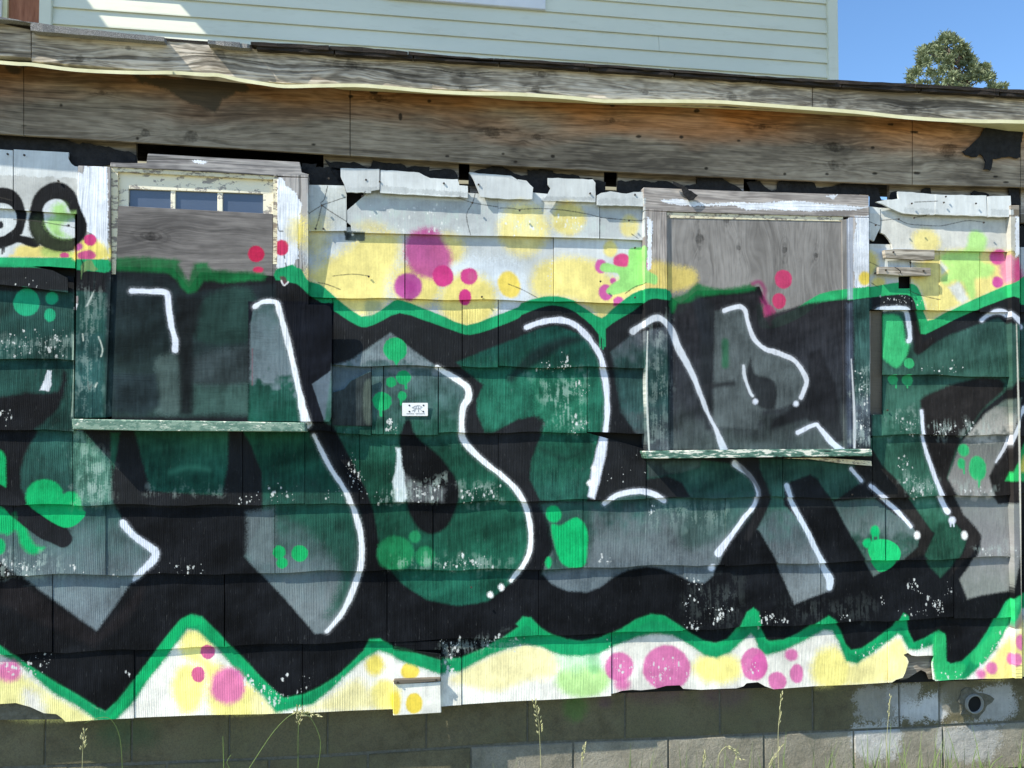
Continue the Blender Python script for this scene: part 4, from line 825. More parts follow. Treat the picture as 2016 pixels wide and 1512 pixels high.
# sheathing planks behind the siding; gaps between them stay open
def hd(x): return lerp_line(L1, x)
for a, b in ((-300,268),(637,903),(925,1189),(1216,1370),(1372,1464),(1491,1704),(1751,1990),(2010,2300)):
    plate("sheathing_plank", [(a,hd(a)-14),(b,hd(b)-14),(b,hd(b)+(44 if b<700 else 70)),(a,hd(a)+(44 if a<600 else 70))], .024, .018, 'bare', BLD)
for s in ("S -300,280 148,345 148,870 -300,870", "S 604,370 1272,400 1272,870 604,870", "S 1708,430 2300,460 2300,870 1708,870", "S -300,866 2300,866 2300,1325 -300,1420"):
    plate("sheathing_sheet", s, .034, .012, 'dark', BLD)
# tar paper, torn
TARS = ["a -1200,940 0,1020 100,1026 250,1020 295,1046 350,1032 430,1030 500,1060 560,1092 610,1104 630,1090 690,1098 760,1112 830,1120 900,1150 980,1152 1040,1182 1040,1245 840,1250 830,1262 600,1272 600,1330 100,1330 -1200,1260",
 "f 365,160 480,168 470,190 560,192 660,200 700,330 720,400 415,420 415,240 365,238",
 "f 540,132 580,152 640,150 700,158 760,150 830,180 870,196 892,190 908,142 960,148 1010,156 1090,160 1150,172 1165,195 1230,180 1340,190 1340,222 1400,210 1480,200 1530,215 1558,250 1558,330 960,330 640,300",
 "f 1640,330 1640,240 1700,216 1740,205 1830,180 1890,180 1960,220 2016,258 g 60,240 100,252 150,252 150,212 250,206 340,212 350,236 420,240 540,252 555,276 640,276 660,290 720,296 748,310 742,380 700,420 300,420 0,330",
 "g 835,292 900,296 960,288 1010,290 1060,300 1120,302 1180,290 1260,310 1340,332 1440,320 1450,272 1540,268 1620,255 1650,285 1700,310 1760,340 1790,372 1830,378 1830,420 1030,420 835,420",
 "h -100,300 0,292 40,340 90,372 130,362 140,300 200,292 300,290 420,308 430,350 520,346 600,320 640,312 800,312 905,345 925,440 990,442 1000,380 1050,376 1070,430 1100,560 840,560 840,400 -60,400",
 "h 1232,364 1260,345 1300,348 1310,400 1240,400", "h 1610,388 1640,372 1700,380 1750,400 1740,420 1620,410", "h 1900,340 1975,340 1990,474 1915,478"]
def torn(pts, amp=1.3, step=6.):
    if isinstance(pts, str): pts = P(pts)
    o = []
    for (ax, ay), (bx, by) in zip(pts, pts[1:]+pts[:1]):
        n = max(1, int(math.hypot(bx-ax, by-ay)/step)) if -50 < ax < 2066 else 1
        for q in range(n): o.append((ax+(bx-ax)*q/n + random.uniform(-amp,amp)*.6, ay+(by-ay)*q/n + random.uniform(-amp,amp)))
    return o
for s in TARS: plate("tar_paper", torn(s), .014 if s is not TARS[-1] else .01, .004, 'tar', BLD)
plate("tar_paper", torn("d 1550,1160 1600,1120 1640,1080 1690,1030 1720,975 1760,930 1870,960 2016,985 1992,1120 1985,1205 1900,1200 1830,1204 1780,1216 1775,1245 1760,1300 1735,1292 1712,1288 1722,1230 1700,1195 1680,1170 1655,1195 1620,1200 1600,1185 1570,1180", 1.8, 5), lambda z, x: -.031, .004, 'tar', BLD)  # torn paper and stain; its upper part stands in for shade
plate("tar_paper", torn("g 1255,300 1300,310 1340,335 1400,375 1448,405 1415,435 1380,446 1340,400 1320,350 1270,330"), lambda z, x: -.050, .003, 'tar', BLD)

# cement shingles, one object each
def shingle(pts, zb_px, grain=True, Y0=-.015, rise=.016, th=.009, jit=True):
    xm = sum(p[0] for p in pts)/len(pts); zb = at(xm, zb_px, 0).z; jy = random.uniform(-.0022, .0018) if jit else 0; tw = random.uniform(-.000006, .000006) if jit else 0
    return plate("shingle", pts, lambda z, x: Y0 + jy + tw*(x-xm)*1.0 + rise*(z-zb)/.27, th, 'shingle' if grain else 'smooth', BLD)
def course(butt, top, joints, grain=True, wavy=1.6, Y0=-.015):
    for a, b in zip(joints, joints[1:]):
        g_ = random.uniform(.5, 1.1); xa, xb = a+g_, b-g_; n = max(4, int((xb-xa)/26)); ph = random.uniform(0, 6); dz = random.uniform(-1.2, 1.2)
        bot = []
        for q in range(n+1):
            x = xa + (xb-xa)*q/n
            bot.append((x, lerp_line(butt, x) + dz + wavy*math.sin(x*.035+ph) + random.uniform(-.5, .5)*wavy))
        tp = [(xb, lerp_line(top, xb)-9), ((xa+xb)/2, lerp_line(top, (xa+xb)/2)-9), (xa, lerp_line(top, xa)-9)]
        shingle(bot + tp, lerp_line(butt, (xa+xb)/2), grain, Y0)
R1l=[(-300,388),(0,410),(152,421)]; R1c=[(607,454),(797,459),(980,464),(1266,472)]; R1r=[(1712,488),(1986,495),(2300,503)]
R2l=[(-300,512),(0,521),(147,530)]; R2c=[(607,586),(990,591),(1266,596)]; R2r=[(1712,609),(1986,614),(2300,620)]
R3l=[(-300,700),(0,706),(145,707)]; R3c=[(607,718),(861,720.5),(1016,723),(1268,724)]; R3r=[(1712,736),(1991,742),(2300,748)]
R4l=[(-300,845),(0,846),(142,850)]; R4c=[(603,848),(758,855),(957,852),(1268,852)]; R4r=[(1713,856),(1994,857),(2300,858)]
R5=[(-300,994),(0,993),(142,993),(516,993),(887,990),(1000,986),(1270,982),(1490,980),(1718,980),(1857,976),(1996,973),(2300,968)]
R6=[(-300,1136),(0,1133),(310,1130),(511,1129),(732,1123),(1016,1121),(1496,1111),(1697,1105),(1999,1094),(2300,1085)]
R7=[(-300,1298),(0,1288),(310,1277),(503,1270),(766,1263),(1000,1254),(1496,1235),(1878,1216),(1999,1214),(2300,1203)]
sh = lambda l, d: [(x, y+d) for x, y in l]
# top course fragments
for s, zb, m in (("S -300,270 25,296 25,411 -300,394",411,0),("S 27,294 80,297 135,300 134,312 140,322 147,327 153,328 153,421 27,413",416,0),
    ("f 415,325 690,330 706,398 706,676 412,678",455,0),("f 710,520 770,470 820,425 838,408 835,340 1862,400 1866,715 1650,712 1300,702 800,690 745,690 738,632 712,612",458,0),
    ("S 981,372 1180,392 1180,469 981,464",466,0),("S 1181,392 1267,398 1267,473 1181,469",470,0),
    ("h 835,490 918,500 918,655 895,700 872,755 838,738",490,0),("h 922,500 1912,540 1906,837 1400,828 1015,816 1005,775 990,750 955,705 922,690",492,0)):
    shingle(P(s), zb, False)
for s, zb in (("f 660,198 800,200 958,204 958,362 895,372 893,385 705,381 690,322 668,280 662,262",380),("f 966,212 1100,218 1260,232 1300,255 1345,274 1450,280 1555,285 1566,328 1632,333 1632,422 1300,405 962,386",386),
    ("f 1640,232 1800,242 1965,255 2016,288 g 60,292 80,282 140,292 192,345 186,436 60,435 f 1870,430 1730,416 1712,370 1682,300 1660,262",392),("g 305,272 500,278 650,286 668,308 668,458 480,452 265,447 300,400 326,350 305,325",396),
    ("g 678,404 712,390 760,380 780,372 830,384 905,392 960,378 1030,380 1032,487 860,484 680,480",403),
    ("h 885,456 960,440 1060,432 1050,375 1200,385 1335,396 1335,556 1200,551 1092,545 1060,530 990,500 940,470",420),("h 1339,398 1500,402 1730,408 1735,566 1500,558 1339,551",424),("h 1739,412 1912,411 1916,480 1902,571 1741,569",426)):
    shingle(torn(s, .7, 9.), zb, False, Y0=-.028, rise=.014, th=.008)
# left of the first window
course(R2l, R1l, [-300,-140,148], False); course(R3l, sh(R2l,24), [-300,-110,146]); course(R4l, R3l, [-300,-30,146])
plate("curled_shingle", "e -600,920 0,932 100,935 250,948 400,978 515,1035 518,1146 400,1132 260,1112 0,1085 -600,1040", lambda z, x: -.024, .006, 'shingle', BLD)
# between the windows
course(R2c, R1c, [607,797,1090,1267], False, 1.0); course(R3c, R2c, [607,655,910,981,1268]); course(R4c, R3c, [604,653,731,755,863,1156,1270])
plate("broken_shingle", "j 598,440 690,412 735,352 890,272 896,690 598,690", lambda z, x: -.020, .003, 'shingle', BLD)
# right of the second window
shingle(P("S 1712,480 1790,482 1792,543 1769,543 1769,568 1792,568 1793,610 1750,610 1712,609"), 609, False)
course(R2r, R1r, [1793,1849,1929,1990,2009,2300], False, 1.0)
course(R3r, R2r, [1738,1990,2009,2300]); course(R4r, R3r, [1738,1990,2009,2300])
plate("slot_backing", "S 1712,612 1738,612 1738,830 1712,830", .012, .006, 'bare', BLD)
plate("patch_strip", "l 848,605 935,605 985,740 985,765 850,768", -.014, .006, 'shingle', BLD)
# full-width courses below the sills
course(R5, [(-300,846),(142,850),(146,846),(603,848),(620,852),(957,852),(1268,853),(1272,902),(1716,900),(1718,856),(2300,858)], [-300,-20,143,478,600,708,981,1272,1541,1718,1990,2009,2300])
course(R6, R5, [-300,26,208,541,852,1148,1428,1743,1990,2009,2300])
course(R7, R6, [-300,103,442,762,1060,1345,1616,1878,1998,2012,2300])
sh8 = lambda pts, zb: shingle(pts, zb)
T8 = lambda a, b: [(b-.8, lerp_line(R7,b)-9), ((a+b)/2, lerp_line(R7,(a+b)/2)-9), (a+.8, lerp_line(R7,a)-9)]
for bot, a, b in (([(-300,1412),(-120,1396),(0,1386),(31,1384),(60,1392),(86,1404),(111,1406),(122,1414),(129,1421),(200,1417),(263,1414)], -300, 264),
    ([(265,1413),(390,1408),(516,1406),(594,1403)], 264, 595), ([(596,1404),(690,1399),(774,1396)], 595, 775), ([(868,1391),(890,1389),(908,1388)], 868, 909),
    ([(909,1387),(1000,1381),(1070,1378),(1130,1375),(1203,1370)], 909, 1204),
    ([(1204,1366),(1216,1363),(1224,1360),(1245,1358),(1262,1359),(1290,1356),(1312,1350),(1338,1349),(1345,1356),(1380,1358),(1420,1356),(1450,1355),(1464,1351),(1470,1345),(1492,1343),(1506,1351),(1523,1357),(1600,1351),(1680,1348),(1747,1344)], 1204, 1748)):
    sh8(bot + T8(a, b), 1380)
sh8(P("S 1749,1344 p 1010,1215 1040,1195 1090,1180 1110,1140 1135,1060 1125,1030 1095,1005 1130,990 1160,1010 1200,1015 1290,1010 1330,1012 1318,1080 1330,1195") + [(1841,1339),(1842,lerp_line(R7,1842)-9),(1800,lerp_line(R7,1800)-9),(1749,lerp_line(R7,1749)-9)], 1342)
course([(1842,1340),(1998,1334),(2300,1322)], R7, [1842,1998,2012,2300], True, .8)
plate("torn_backing", "p 1080,1000 1340,1000 1340,1185 1290,1190 1270,1140 1230,1120 1180,1150 1120,1190 1070,1200", .012, .004, 'bare', BLD)
plate("torn_backing", "S -300,1350 60,1350 130,1405 130,1416 -300,1420", .012, .008, 'mortar', BLD)
# patch panel and drip lip by the crawl vent
plate("patch_panel", "n 1062,965 1150,968 1425,1000 1425,1200 1062,1212", -.022, .010, 'smooth', BLD, .001)
for q, (y0, y1) in enumerate(((902,935),(936,968))): plate("louvre_slat", f"n 1066,{y0+6} 1425,{y0-4} 1425,{y1-4} 1066,{y1+2}", lambda z, x: -.012-.003*q, .006, 'shingle', BLD)
plate("drip_batten", "n 1062,1205 1075,1195 1425,1182 1425,1206 1078,1232 1068,1225", -.040, .030, 'bare', BLD, .002)
plate("patch_panel", "n 1062,1218 1080,1233 1425,1214 1430,1448 1062,1470", -.034, .020, 'smooth', BLD, .002)
# shim battens and the empty outlet hole
for s in ("h 950,822 1050,815 1335,822 1335,895 1250,900 960,882", "h 905,950 1305,958 1308,1018 1100,1018 905,1005"): plate("batten", s, -.036, .020, 'bare', BLD, .0015)
wv = [at(*P("h 1065,1010")[0], -.02), at(*P("h 1075,985")[0], -.045), at(*P("h 1050,965")[0], -.050), at(*P("h 1030,955")[0], -.045)]
mesh_obj("cut_wire", tube(wv, .0022), 'nail', BLD)
# corner board at the right
plate("corner_board", "S 1989,404 2007,404 2009,800 2013,1336 1999,1336 1994,800", -.034, .05, 'board', BLD, .002)
# header plywood
for a, b in ((-300,46),(47.4,688.4),(690,1795.3),(1797,2008.5),(2010,2300)):
    xs = [a] + [q for q in (144,300,516,850,1000,1200,1371,1600,1749) if a < q < b] + [b]
    plate("header_board", [(x, hd(x)) for x in xs] + [(x, lerp_line([(-300,70),(0,95),(2016,215),(2300,230)], x)) for x in (b, a)], -.02 + random.uniform(-.002,.002), .014, 'bare', BLD)
# ledger boards that carry the header (keeps the loft dark)
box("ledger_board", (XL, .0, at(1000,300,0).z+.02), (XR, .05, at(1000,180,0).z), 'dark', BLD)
# soffit and its cream lip
LIP = [(-300,92),(0,123),(62,127),(150,138),(260,143),(340,143),(400,147),(430,148),(470,157),(520,165),(560,170),(620,169),(700,168),(760,172),(850,180),(930,184),(1000,185),(1060,188),(1130,193),(1190,199),(1280,199),(1400,200),(1480,205),(1560,211),(1640,217),(1700,222),(1780,231),(1850,236),(1930,239),(2016,240),(2300,252)]
BACK = [(680,177),(950,191),(1016,198),(1200,206),(1400,214),(1520,219),(1640,227),(1800,235),(1850,238),(1900,243),(2016,261),(2300,280)]
def lipline(pts, Y): return [at(x, y, Y) for x, y in pts]
fine = []
for (x0,y0),(x1,y1) in zip(LIP, LIP[1:]):
    for q in range(3): fine.append((x0+(x1-x0)*q/3, y0+(y1-y0)*q/3))
fine = [tuple(q) for q in smooth(LIP, 3, closed=False)]
for nm, (a, b) in (("soffit_trim", (-300, 345)), ("soffit_trim", (338, 2300))):
    pts = [(x, y) for x, y in fine if a <= x <= b]
    yo = -.116 if a < 0 else -.112
    vs_, fs_ = [], []
    for x, y in pts:
        p0 = at(x, y-3.6, yo); p1 = at(x, y+3.4, yo)
        if x > 660:
            yb = lerp_line(BACK, x); pb = at(x, yb, -.024); zb_ = pb.z
        else: zb_ = p1.z + .06
        pb = Vector((p1.x, -.024, zb_)); pt = Vector((p0.x, -.0895, p0.z+.002)); p2 = Vector((p1.x, yo+.004, p1.z+.001)); p3 = Vector((p1.x, -.024, zb_+.003)); p4 = Vector((p0.x, -.0895, p0.z-.001))
        vs_ += [pt, p0, p1, pb, p3]
    n = len(pts)
    for q in range(n-1):
        for s in range(4): fs_.append((q*5+s, q*5+s+1, (q+1)*5+s+1, (q+1)*5+s))
    mesh_obj(nm, (vs_, fs_), 'cream', BLD)
# fascia boards
def strip(top, bot, a, b, Y, th, mat, nm, parent, bev=.0015):
    xs = lambda l: [a] + sorted(x for x, _ in l if a < x < b) + [b]
    return plate(nm, [(x, lerp_line(bot, x)) for x in xs(bot)] + [(x, lerp_line(top, x)) for x in xs(top)[::-1]], Y, th, mat, parent, bev)
strip(FT, [(-420,84),(60,113.5)], -420, 60.5, -.086, .03, 'fascia', "fascia_board", BLD)
strip(FT, FB, 62, 1599, -.09, .03, 'fascia', "fascia_board", BLD); strip(FT, FB, 1600.3, 2400, -.088, .03, 'fascia', "fascia_board", BLD)
# roof deck, felt layers and the broken edge course
RT = [(-420,2),(0,38),(80,45),(130,52),(322,72),(400,78),(490,85),(700,95),(940,117),(1016,119),(1260,135),(1516,154),(1640,160),(1800,168),(2016,180),(2400,200)]
zt = lambda x: at(x, lerp_line(RT, x), -.16)
dk, df = [], []
for q, x in enumerate(range(-420, 2401, 60)):
    p = at(x, lerp_line(FT, x)-1, -.083); top = at(x, lerp_line(RT, x)+3, -.083).z
    dk += [Vector((p.x, -.083, p.z-.004)), Vector((p.x, -.083, top)), Vector((p.x, 1.98, top+.26)), Vector((p.x, 1.98, p.z+.2))]
    if q: b0 = (q-1)*4; b1 = q*4; df += [(b0+s, b0+(s+1)%4, b1+(s+1)%4, b1+s) for s in range(4)]
mesh_obj("roof_deck", (dk, df), 'roofedge', BLD)
def roofpiece(a, b, mat, Y, dt=0., db=0., jag=1.0, nm="roof_shingle"):
    n = max(4, int((b-a)/22)); xs = [a + (b-a)*q/n for q in range(n+1)]
    vs_, fs_ = [], []
    for x in xs:
        yt = lerp_line(RT, x) + dt + random.uniform(-.6,.6)*jag; yb = lerp_line(FT, x) + db + random.uniform(-.7,.7)*jag
        yj = Y + random.uniform(-.004,.004)*jag
        p0 = at(x, yb, yj); p1 = at(x, yt, yj)
        vs_ += [p0, p1, Vector((p1.x, .6, p1.z+.095)), Vector((p0.x, .6, p0.z+.085))]
    for q in range(n):
        b0, b1 = q*4, q*4+4; fs_ += [(b0+s, b0+(s+1)%4, b1+(s+1)%4, b1+s) for s in range(4)]
    fs_ += [(0,3,2,1), (n*4, n*4+1, n*4+2, n*4+3)]
    mesh_obj(nm, (vs_, fs_), mat, BLD)
for a, b in ((-420,-200),(-199,-40),(-39,82)): roofpiece(a, b, 'granule', -.128, 0, -14 if b > 0 else -10)
roofpiece(60, 323, 'granule', -.129, 1, 1.5, .8); roofpiece(322, 410, 'roofedge', -.094, 3, 0); roofpiece(409, 472, 'granule', -.127, 0, -1); roofpiece(470, 492, 'granule', -.122, 2, 0)
xq = 493
while xq < 2400:
    xn = min(xq + random.uniform(150, 190), 2400)
    roofpiece(xq+.5, xn-.5, 'roofedge', -.124, -3, -7, 1.3); roofpiece(xq+12, xn+9, 'roofedge', -.118, 4, .3, 1.0, "roof_felt"); xq = xn
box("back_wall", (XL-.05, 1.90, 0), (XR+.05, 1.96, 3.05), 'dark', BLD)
# side walls, so the lean-to is closed
for x in (XL-.05, XR): box("side_wall", (x, .05, 0), (x+.05, 1.899, 2.95), 'shingle', BLD)

# ---------------------------------------------------------------- first window
WN = thing("window", None, None); WN.parent = BLD; WN['label'] = "left window, plywood over a peeling three-pane sash"
plate("casing_board", "S 153.5,326 217,328.5 218.5,540 208,822 146.5,823 150,600", -.036, .06, 'board', WN, .0015)
plate("head_casing", "S 217,320 289,322 291,302 440,311 590,319 593,340 607,343 607,349 545,346 400,337 217,328", -.034, .06, 'board', WN, .0015)
plate("casing_board", "S 546,349 606.5,350 607,600 606,834 545,834 546,600", -.036, .06, 'board', WN, .0015)
plate("jamb", "S 218.5,328.5 232,330 232,540 218.5,540", -.027, .05, 'oldcream', WN); plate("jamb", "S 218.5,540.5 232,540.5 221,820 208.5,821", -.026, .05, 'board', WN)
plate("jamb", "S 538,346 546,346 545.5,520 537.5,520", -.030, .05, 'oldcream', WN); plate("jamb", "S 537.5,520.5 545.5,520.5 545,834 537,834", -.0295, .05, 'board', WN)
plate("head_stop", "S 219,328.5 546,346.5 546,354 219,337", -.028, .05, 'oldcream', WN)
SASH = thing("sash", None, None); SASH.parent = WN
plate("sash_rail", "S 229,338 541,355 541,382 229,370.5", -.014, .03, 'sash', SASH); plate("stile", "S 229,370 253,371.5 253,420 229,420", -.014, .03, 'sash', SASH); plate("stile", "S 518,380.5 541,382 541,430 518,430", -.014, .03, 'sash', SASH)
for a, b, y in ((336,345.5,374),(428,438.5,377.5)): plate("muntin", f"S {a},{y} {b},{y+.4} {b},{y+60} {a},{y+60}", -.011, .02, 'sash', SASH, .002)
for a, b, y in ((252,337,371),(345,429,374),(438,520,378)): plate("pane", f"S {a},{y-2} {b},{y} {b},{y+62} {a},{y+62}", -.004, .004, 'glass', SASH)
plate("plywood_cover", "S 233,405 537,421 537,834 220,829 222,700", -.029, .014, 'board', WN, .001)
plate("sill", "S 141,824.5 600,832 602,850 300,848 143,845.5", -.088, .12, 'sill', WN, .003)
plate("corner_sheet", "S 494,640 497,612 505,601 520,598 640,600 649,603 653,612 652.5,822 648,830 505,829 495,822 493,810", -.052, .004, 'board', WN)
# second window
WN2 = thing("window", None, None); WN2.parent = BLD; WN2['label'] = "right window boarded edge to edge with knotty grey plywood"
plate("head_casing", "S 1266.5,369 1500,378 1710.5,384 1711,427.5 1500,422 1268,414.5", -.036, .06, 'board', WN2, .0015)
plate("casing_board", "S 1268,415.5 1312.5,417 1314,650 1316.5,886 1272.5,888", -.038, .06, 'board', WN2, .0015)
plate("casing_board", "S 1671,428 1711,429 1714,884 1674,884", -.038, .06, 'board', WN2, .0015)
plate("jamb", "S 1657.5,433 1671,431 1674,884 1662,884", -.034, .05, 'board', WN2, .001)
plate("head_stop", "S 1313,418 1660,426.5 1660,436 1313,429", -.031, .05, 'oldcream', WN2, .001)
plate("plywood_cover", "S 1313,428 1659,434.5 1663.5,886 1316.5,887", -.029, .016, 'board', WN2, .001)
plate("sill", "S 1269,888 1500,884.5 1717,884 1718,898 1500,900 1274,903.5", -.070, .10, 'sill2', WN2, .003)
plate("under_sill_splinter", "l 180,938 500,935 850,960 855,998 600,975 400,948", -.022, .006, 'oldcream', WN2)
# nails
nb = bmesh.new(); bmesh.ops.create_cone(nb, cap_ends=True, segments=8, radius1=.0042, radius2=.0036, depth=.004)
bmesh.ops.rotate(nb, verts=nb.verts, cent=(0,0,0), matrix=Matrix.Rotation(math.pi/2, 3, 'X'))
NM = bpy.data.meshes.new("nail"); nb.to_mesh(NM); nb.free(); NM.materials.append(MAT['nail'])
for s, Yn in (("f 855,287 960,300 1450,313 516,484 828,412 1668,462 570,275 1715,322",-.028),("g 90,520 925,597 970,400 628,390 970,806 707,1062 970,1185 1120,395",-.030),("h 1420,415 1160,467 1060,587 1178,577 1710,613 885,632 1020,838 962,975 1250,980 1650,467 1405,460",-.038),("e 58,90 185,98 445,295 0,0",-.014),("f 1740,1180 530,660 470,660 875,1025",-.018),("l 705,1215 975,572",-.016),("n 1095,1215 1390,1197 1660,490",-.042),("h 880,1000 1150,918",-.018)):
    for x, y in P(s):
        if (x, y) == (0, 280): continue
        o = bpy.data.objects.new("nail", NM); COL.objects.link(o); o.parent = BLD; o.location = at(x, y, Yn)

# ---------------------------------------------------------------- the sticker
(sx0, sy0), (sx1, sy1) = P("j 1131,516 1327,616")
ST = thing("sticker", "small white sticker with black scribbled letters on the green shingle between the windows", "sticker")
YS = -.0165
def splate(name, pts, d, mat):
    return plate(name, [(sx0+(sx1-sx0)*a, sy0+(sy1-sy0)*b) for a, b in pts], YS-d, .0006, mat, ST)
splate("backing", [(.02,0),(.98,0),(1,.04),(1,.96),(.98,1),(.02,1),(0,.96),(0,.04)], 0, 'vinyl')
t = NT("sticker_ink"); MAT['ink'] = t.done(t.ramp(t.noise(300, 2, .5), [(.3, (.015,.018,.03)), (.7, (.04,.045,.06))]), .6, None, .3)
t = NT("sticker_ink_faint"); MAT['ink2'] = t.done(t.ramp(t.noise(300, 2, .5), [(.3, (.30,.32,.36)), (.7, (.42,.44,.48))]), .6, None, .3)
for a, b in ((.28,.19),(.83,.19),(.28,.66),(.82,.66)):
    splate("ink_dot", [(a+.036*math.cos(q), b+.062*math.sin(q)) for q in np.linspace(0, 6.283, 11)[:-1]], .0008, 'ink')
def stroke(pts, wdt, mat):
    for (a, b), (c, d_) in zip(pts, pts[1:]):
        dx, dy = (c-a)*2, d_-b; l = math.hypot(dx, dy); nx, ny = -dy/l*wdt/2, dx/l*wdt
        splate("ink_stroke", [(a+nx,b+ny),(c+nx,d_+ny),(c-nx,d_-ny),(a-nx,b-ny)], .0008 + random.random()*.0004, mat)
stroke([(.52,.20),(.38,.36),(.50,.42),(.53,.44),(.38,.62)], .016, 'ink2'); stroke([(.46,.68),(.57,.18),(.62,.18),(.63,.70)], .016, 'ink2'); stroke([(.50,.43),(.64,.44)], .012, 'ink2')
stroke([(.63,.16),(.76,.29),(.65,.43),(.80,.65)], .014, 'ink2'); stroke([(.38,.36),(.52,.43)], .012, 'ink')
for k in range(14):
    a = .16 + k*.052
    if k == 6: continue
    stroke([(a,.77+random.uniform(0,.02)),(a+.03,.83+random.uniform(-.02,.04))], .012, 'ink2')
    stroke([(a+.028,.76),(a+.004,.84)], .008, 'ink2')
# ---------------------------------------------------------------- the house behind
HS = thing("siding_house", "taller pale sage house with horizontal vinyl siding rising behind the lean-to roof", "house")
HY = 2.0
zl = at(1496, 146, HY).z; pit = (at(1496, 28, HY).z - at(1496, 146, HY).z)/4
xl, xr, xj = at(104, 60, HY).x, at(1626, 80, HY).x, at(1296, 90, HY).x
ZE = 5.45
def siding_board(x0, x1, z):
    pr = [(HY-.004, z+pit), (HY-.012, z+pit*.45), (HY-.010, z+pit*.40), (HY-.016, z+.010), (HY-.016, z), (HY+.004, z), (HY+.004, z+pit)]
    n = len(pr); v = [Vector((x0, y, zz)) for y, zz in pr] + [Vector((x1, y, zz)) for y, zz in pr]
    pr2 = [(HY-.003, z+pit), (HY-.016, z+.008), (HY-.016, z), (HY+.004, z), (HY+.004, z+pit)]
    n = len(pr2); v = [Vector((x0, y, zz)) for y, zz in pr2] + [Vector((x1, y, zz)) for y, zz in pr2]
    f = [(q, q+n, (q+1)%n+n, (q+1)%n) for q in range(n)] + [tuple(range(n)), tuple(range(2*n-1, n-1, -1))]
    mesh_obj("siding_board", (v, f), 'siding', HS)
k = -6
while zl + pit*k < ZE - .02:
    z = zl + pit*k
    if k in (1, 5, 8): siding_board(xl, xj, z); siding_board(xj+.002, xr, z)
    else: siding_board(xl, xr, z)
    k += 1
box("wall_core", (xl-.02, HY+.006, 0), (xr+.02, HY+.12, ZE), 'siding', HS)
xc = at(1646, 80, HY).x
box("corner_post", (xr, HY-.030, 2.6), (xc, HY+.12, ZE), 'siding', HS, .004)
xb0, xb1 = at(80, 60, HY).x, at(105, 60, HY).x
box("corner_post", (xb0, HY-.030, 2.6), (xb1, HY+.10, ZE), 'siding', HS, .004)
box("side_wall", (xc-.12, HY+.12, 0), (xc-.004, HY+6, ZE), 'siding', HS)
# boarded opening at the far left
xo = at(-260, 40, HY).x; xw0, xw1 = at(12, 40, HY+.06).x, at(18, 40, HY+.06).x
box("plywood_panel", (xw1, HY+.03, 2.4), (xb0, HY+.06, ZE), 'brown', HS)
box("white_trim", (xw0-.05, HY-.01, 2.4), (xw0, HY+.06, ZE), 'vinyl', HS, .004); box("trim_bead", (xw0+.001, HY+.01, 2.4), (xw1+.01, HY+.06, ZE), 'cream', HS)
box("plywood_panel", (xo, HY+.03, 2.4), (xw0-.05, HY+.06, ZE), 'vinyl', HS)
# window sash at the top of the view
HW = thing("window", None, None); HW.parent = HS; HW['label'] = "white-framed window whose bottom rail shows at the top"
wa, wb = at(760, 8, HY-.03).x, at(1074, 18, HY-.03).x; wz = at(1074, 19, HY-.03).z
box("frame_rail", (wa, HY-.034, wz), (wb, HY+.004, wz+.075), 'vinyl', HW, .003)
for a in (wa, wb-.06): box("frame_stile", (a, HY-.034, wz+.0755), (a+.06, HY+.004, wz+1.1), 'vinyl', HW, .003)
box("frame_rail", (wa, HY-.034, wz+1.1005), (wb, HY+.004, wz+1.17), 'vinyl', HW, .003); box("pane", (wa+.06, HY-.022, wz+.0755), (wb-.06, HY-.018, wz+1.1), 'glass', HW)
# unseen eave that shades the siding; open bay added to shape the sunlit patch
s_ = ZE - at(260, 47, HY).z; k90 = SUN.x/-SUN.z; k32 = SUN.y/-SUN.z
na, nb_ = at(150, 47, HY).x - k90*s_, at(396, 47, HY).x - k90*s_
EY0, EY1 = HY - .66, HY - k32*(ZE - at(260, -40, HY).z)
box("soffit_board", (xo-2.6, EY0, ZE), (na, HY+.1, ZE+.03), 'vinyl', HS); box("soffit_board", (nb_, EY0, ZE), (xc+.35, HY+.1, ZE+.03), 'vinyl', HS); box("soffit_board", (na+.001, EY1, ZE), (nb_-.001, HY+.1, ZE+.03), 'vinyl', HS)
def slope(x0, x1, y0, y1, nm):
    z = lambda y: ZE + .031 + (y-EY0)*.5
    v = [Vector((x, y, z(y)+d)) for x in (x0, x1) for y, d in ((y0,0),(y1,0),(y1,.08),(y0,.08))]
    mesh_obj(nm, (v, [(0,1,2,3),(7,6,5,4),(0,4,5,1),(1,5,6,2),(2,6,7,3),(3,7,4,0)]), 'granule', HS)
slope(xo-2.6, na, EY0, HY+4, "roof_slope"); slope(nb_, xc+.35, EY0, HY+4, "roof_slope"); slope(na, nb_, EY1, HY+4, "roof_slope")

# ---------------------------------------------------------------- the juniper beyond the roof
t = NT("juniper_foliage"); oi = t.add("ObjectInfo")
c = t.ramp(t.noise(6, 4, .7), [(.25, (.075,.11,.065)), (.5, (.20,.245,.145)), (.75, (.38,.41,.26))]); t.b.inputs["Subsurface Weight"].default_value = 0
MAT['leaf'] = t.done(c, .8, None, .2)
t = NT("juniper_bark"); MAT['bark'] = t.done(t.ramp(t.noise(1, 4, .7, (14, 14, 2)), [(.3, (.10,.075,.06)), (.7, (.22,.18,.15))]), .9, None, .1)
TY = 13.0
TR = thing("juniper_tree", "bushy green juniper top showing above the right end of the roof against blue sky", "tree")
out = P("d 1140,600 1160,560 1200,530 1240,470 1235,420 1245,370 1320,340 1385,315 1440,262 1480,285 1545,330 1580,400 1620,450 1625,540 1560,600 1590,660 1560,740 1150,740")
out2 = P("d 1600,540 1660,505 1740,515 1785,570 1770,610 1700,610 1660,640 1610,600"); out3 = P("d 1700,670 1800,640 1870,645 1860,680 1780,700")
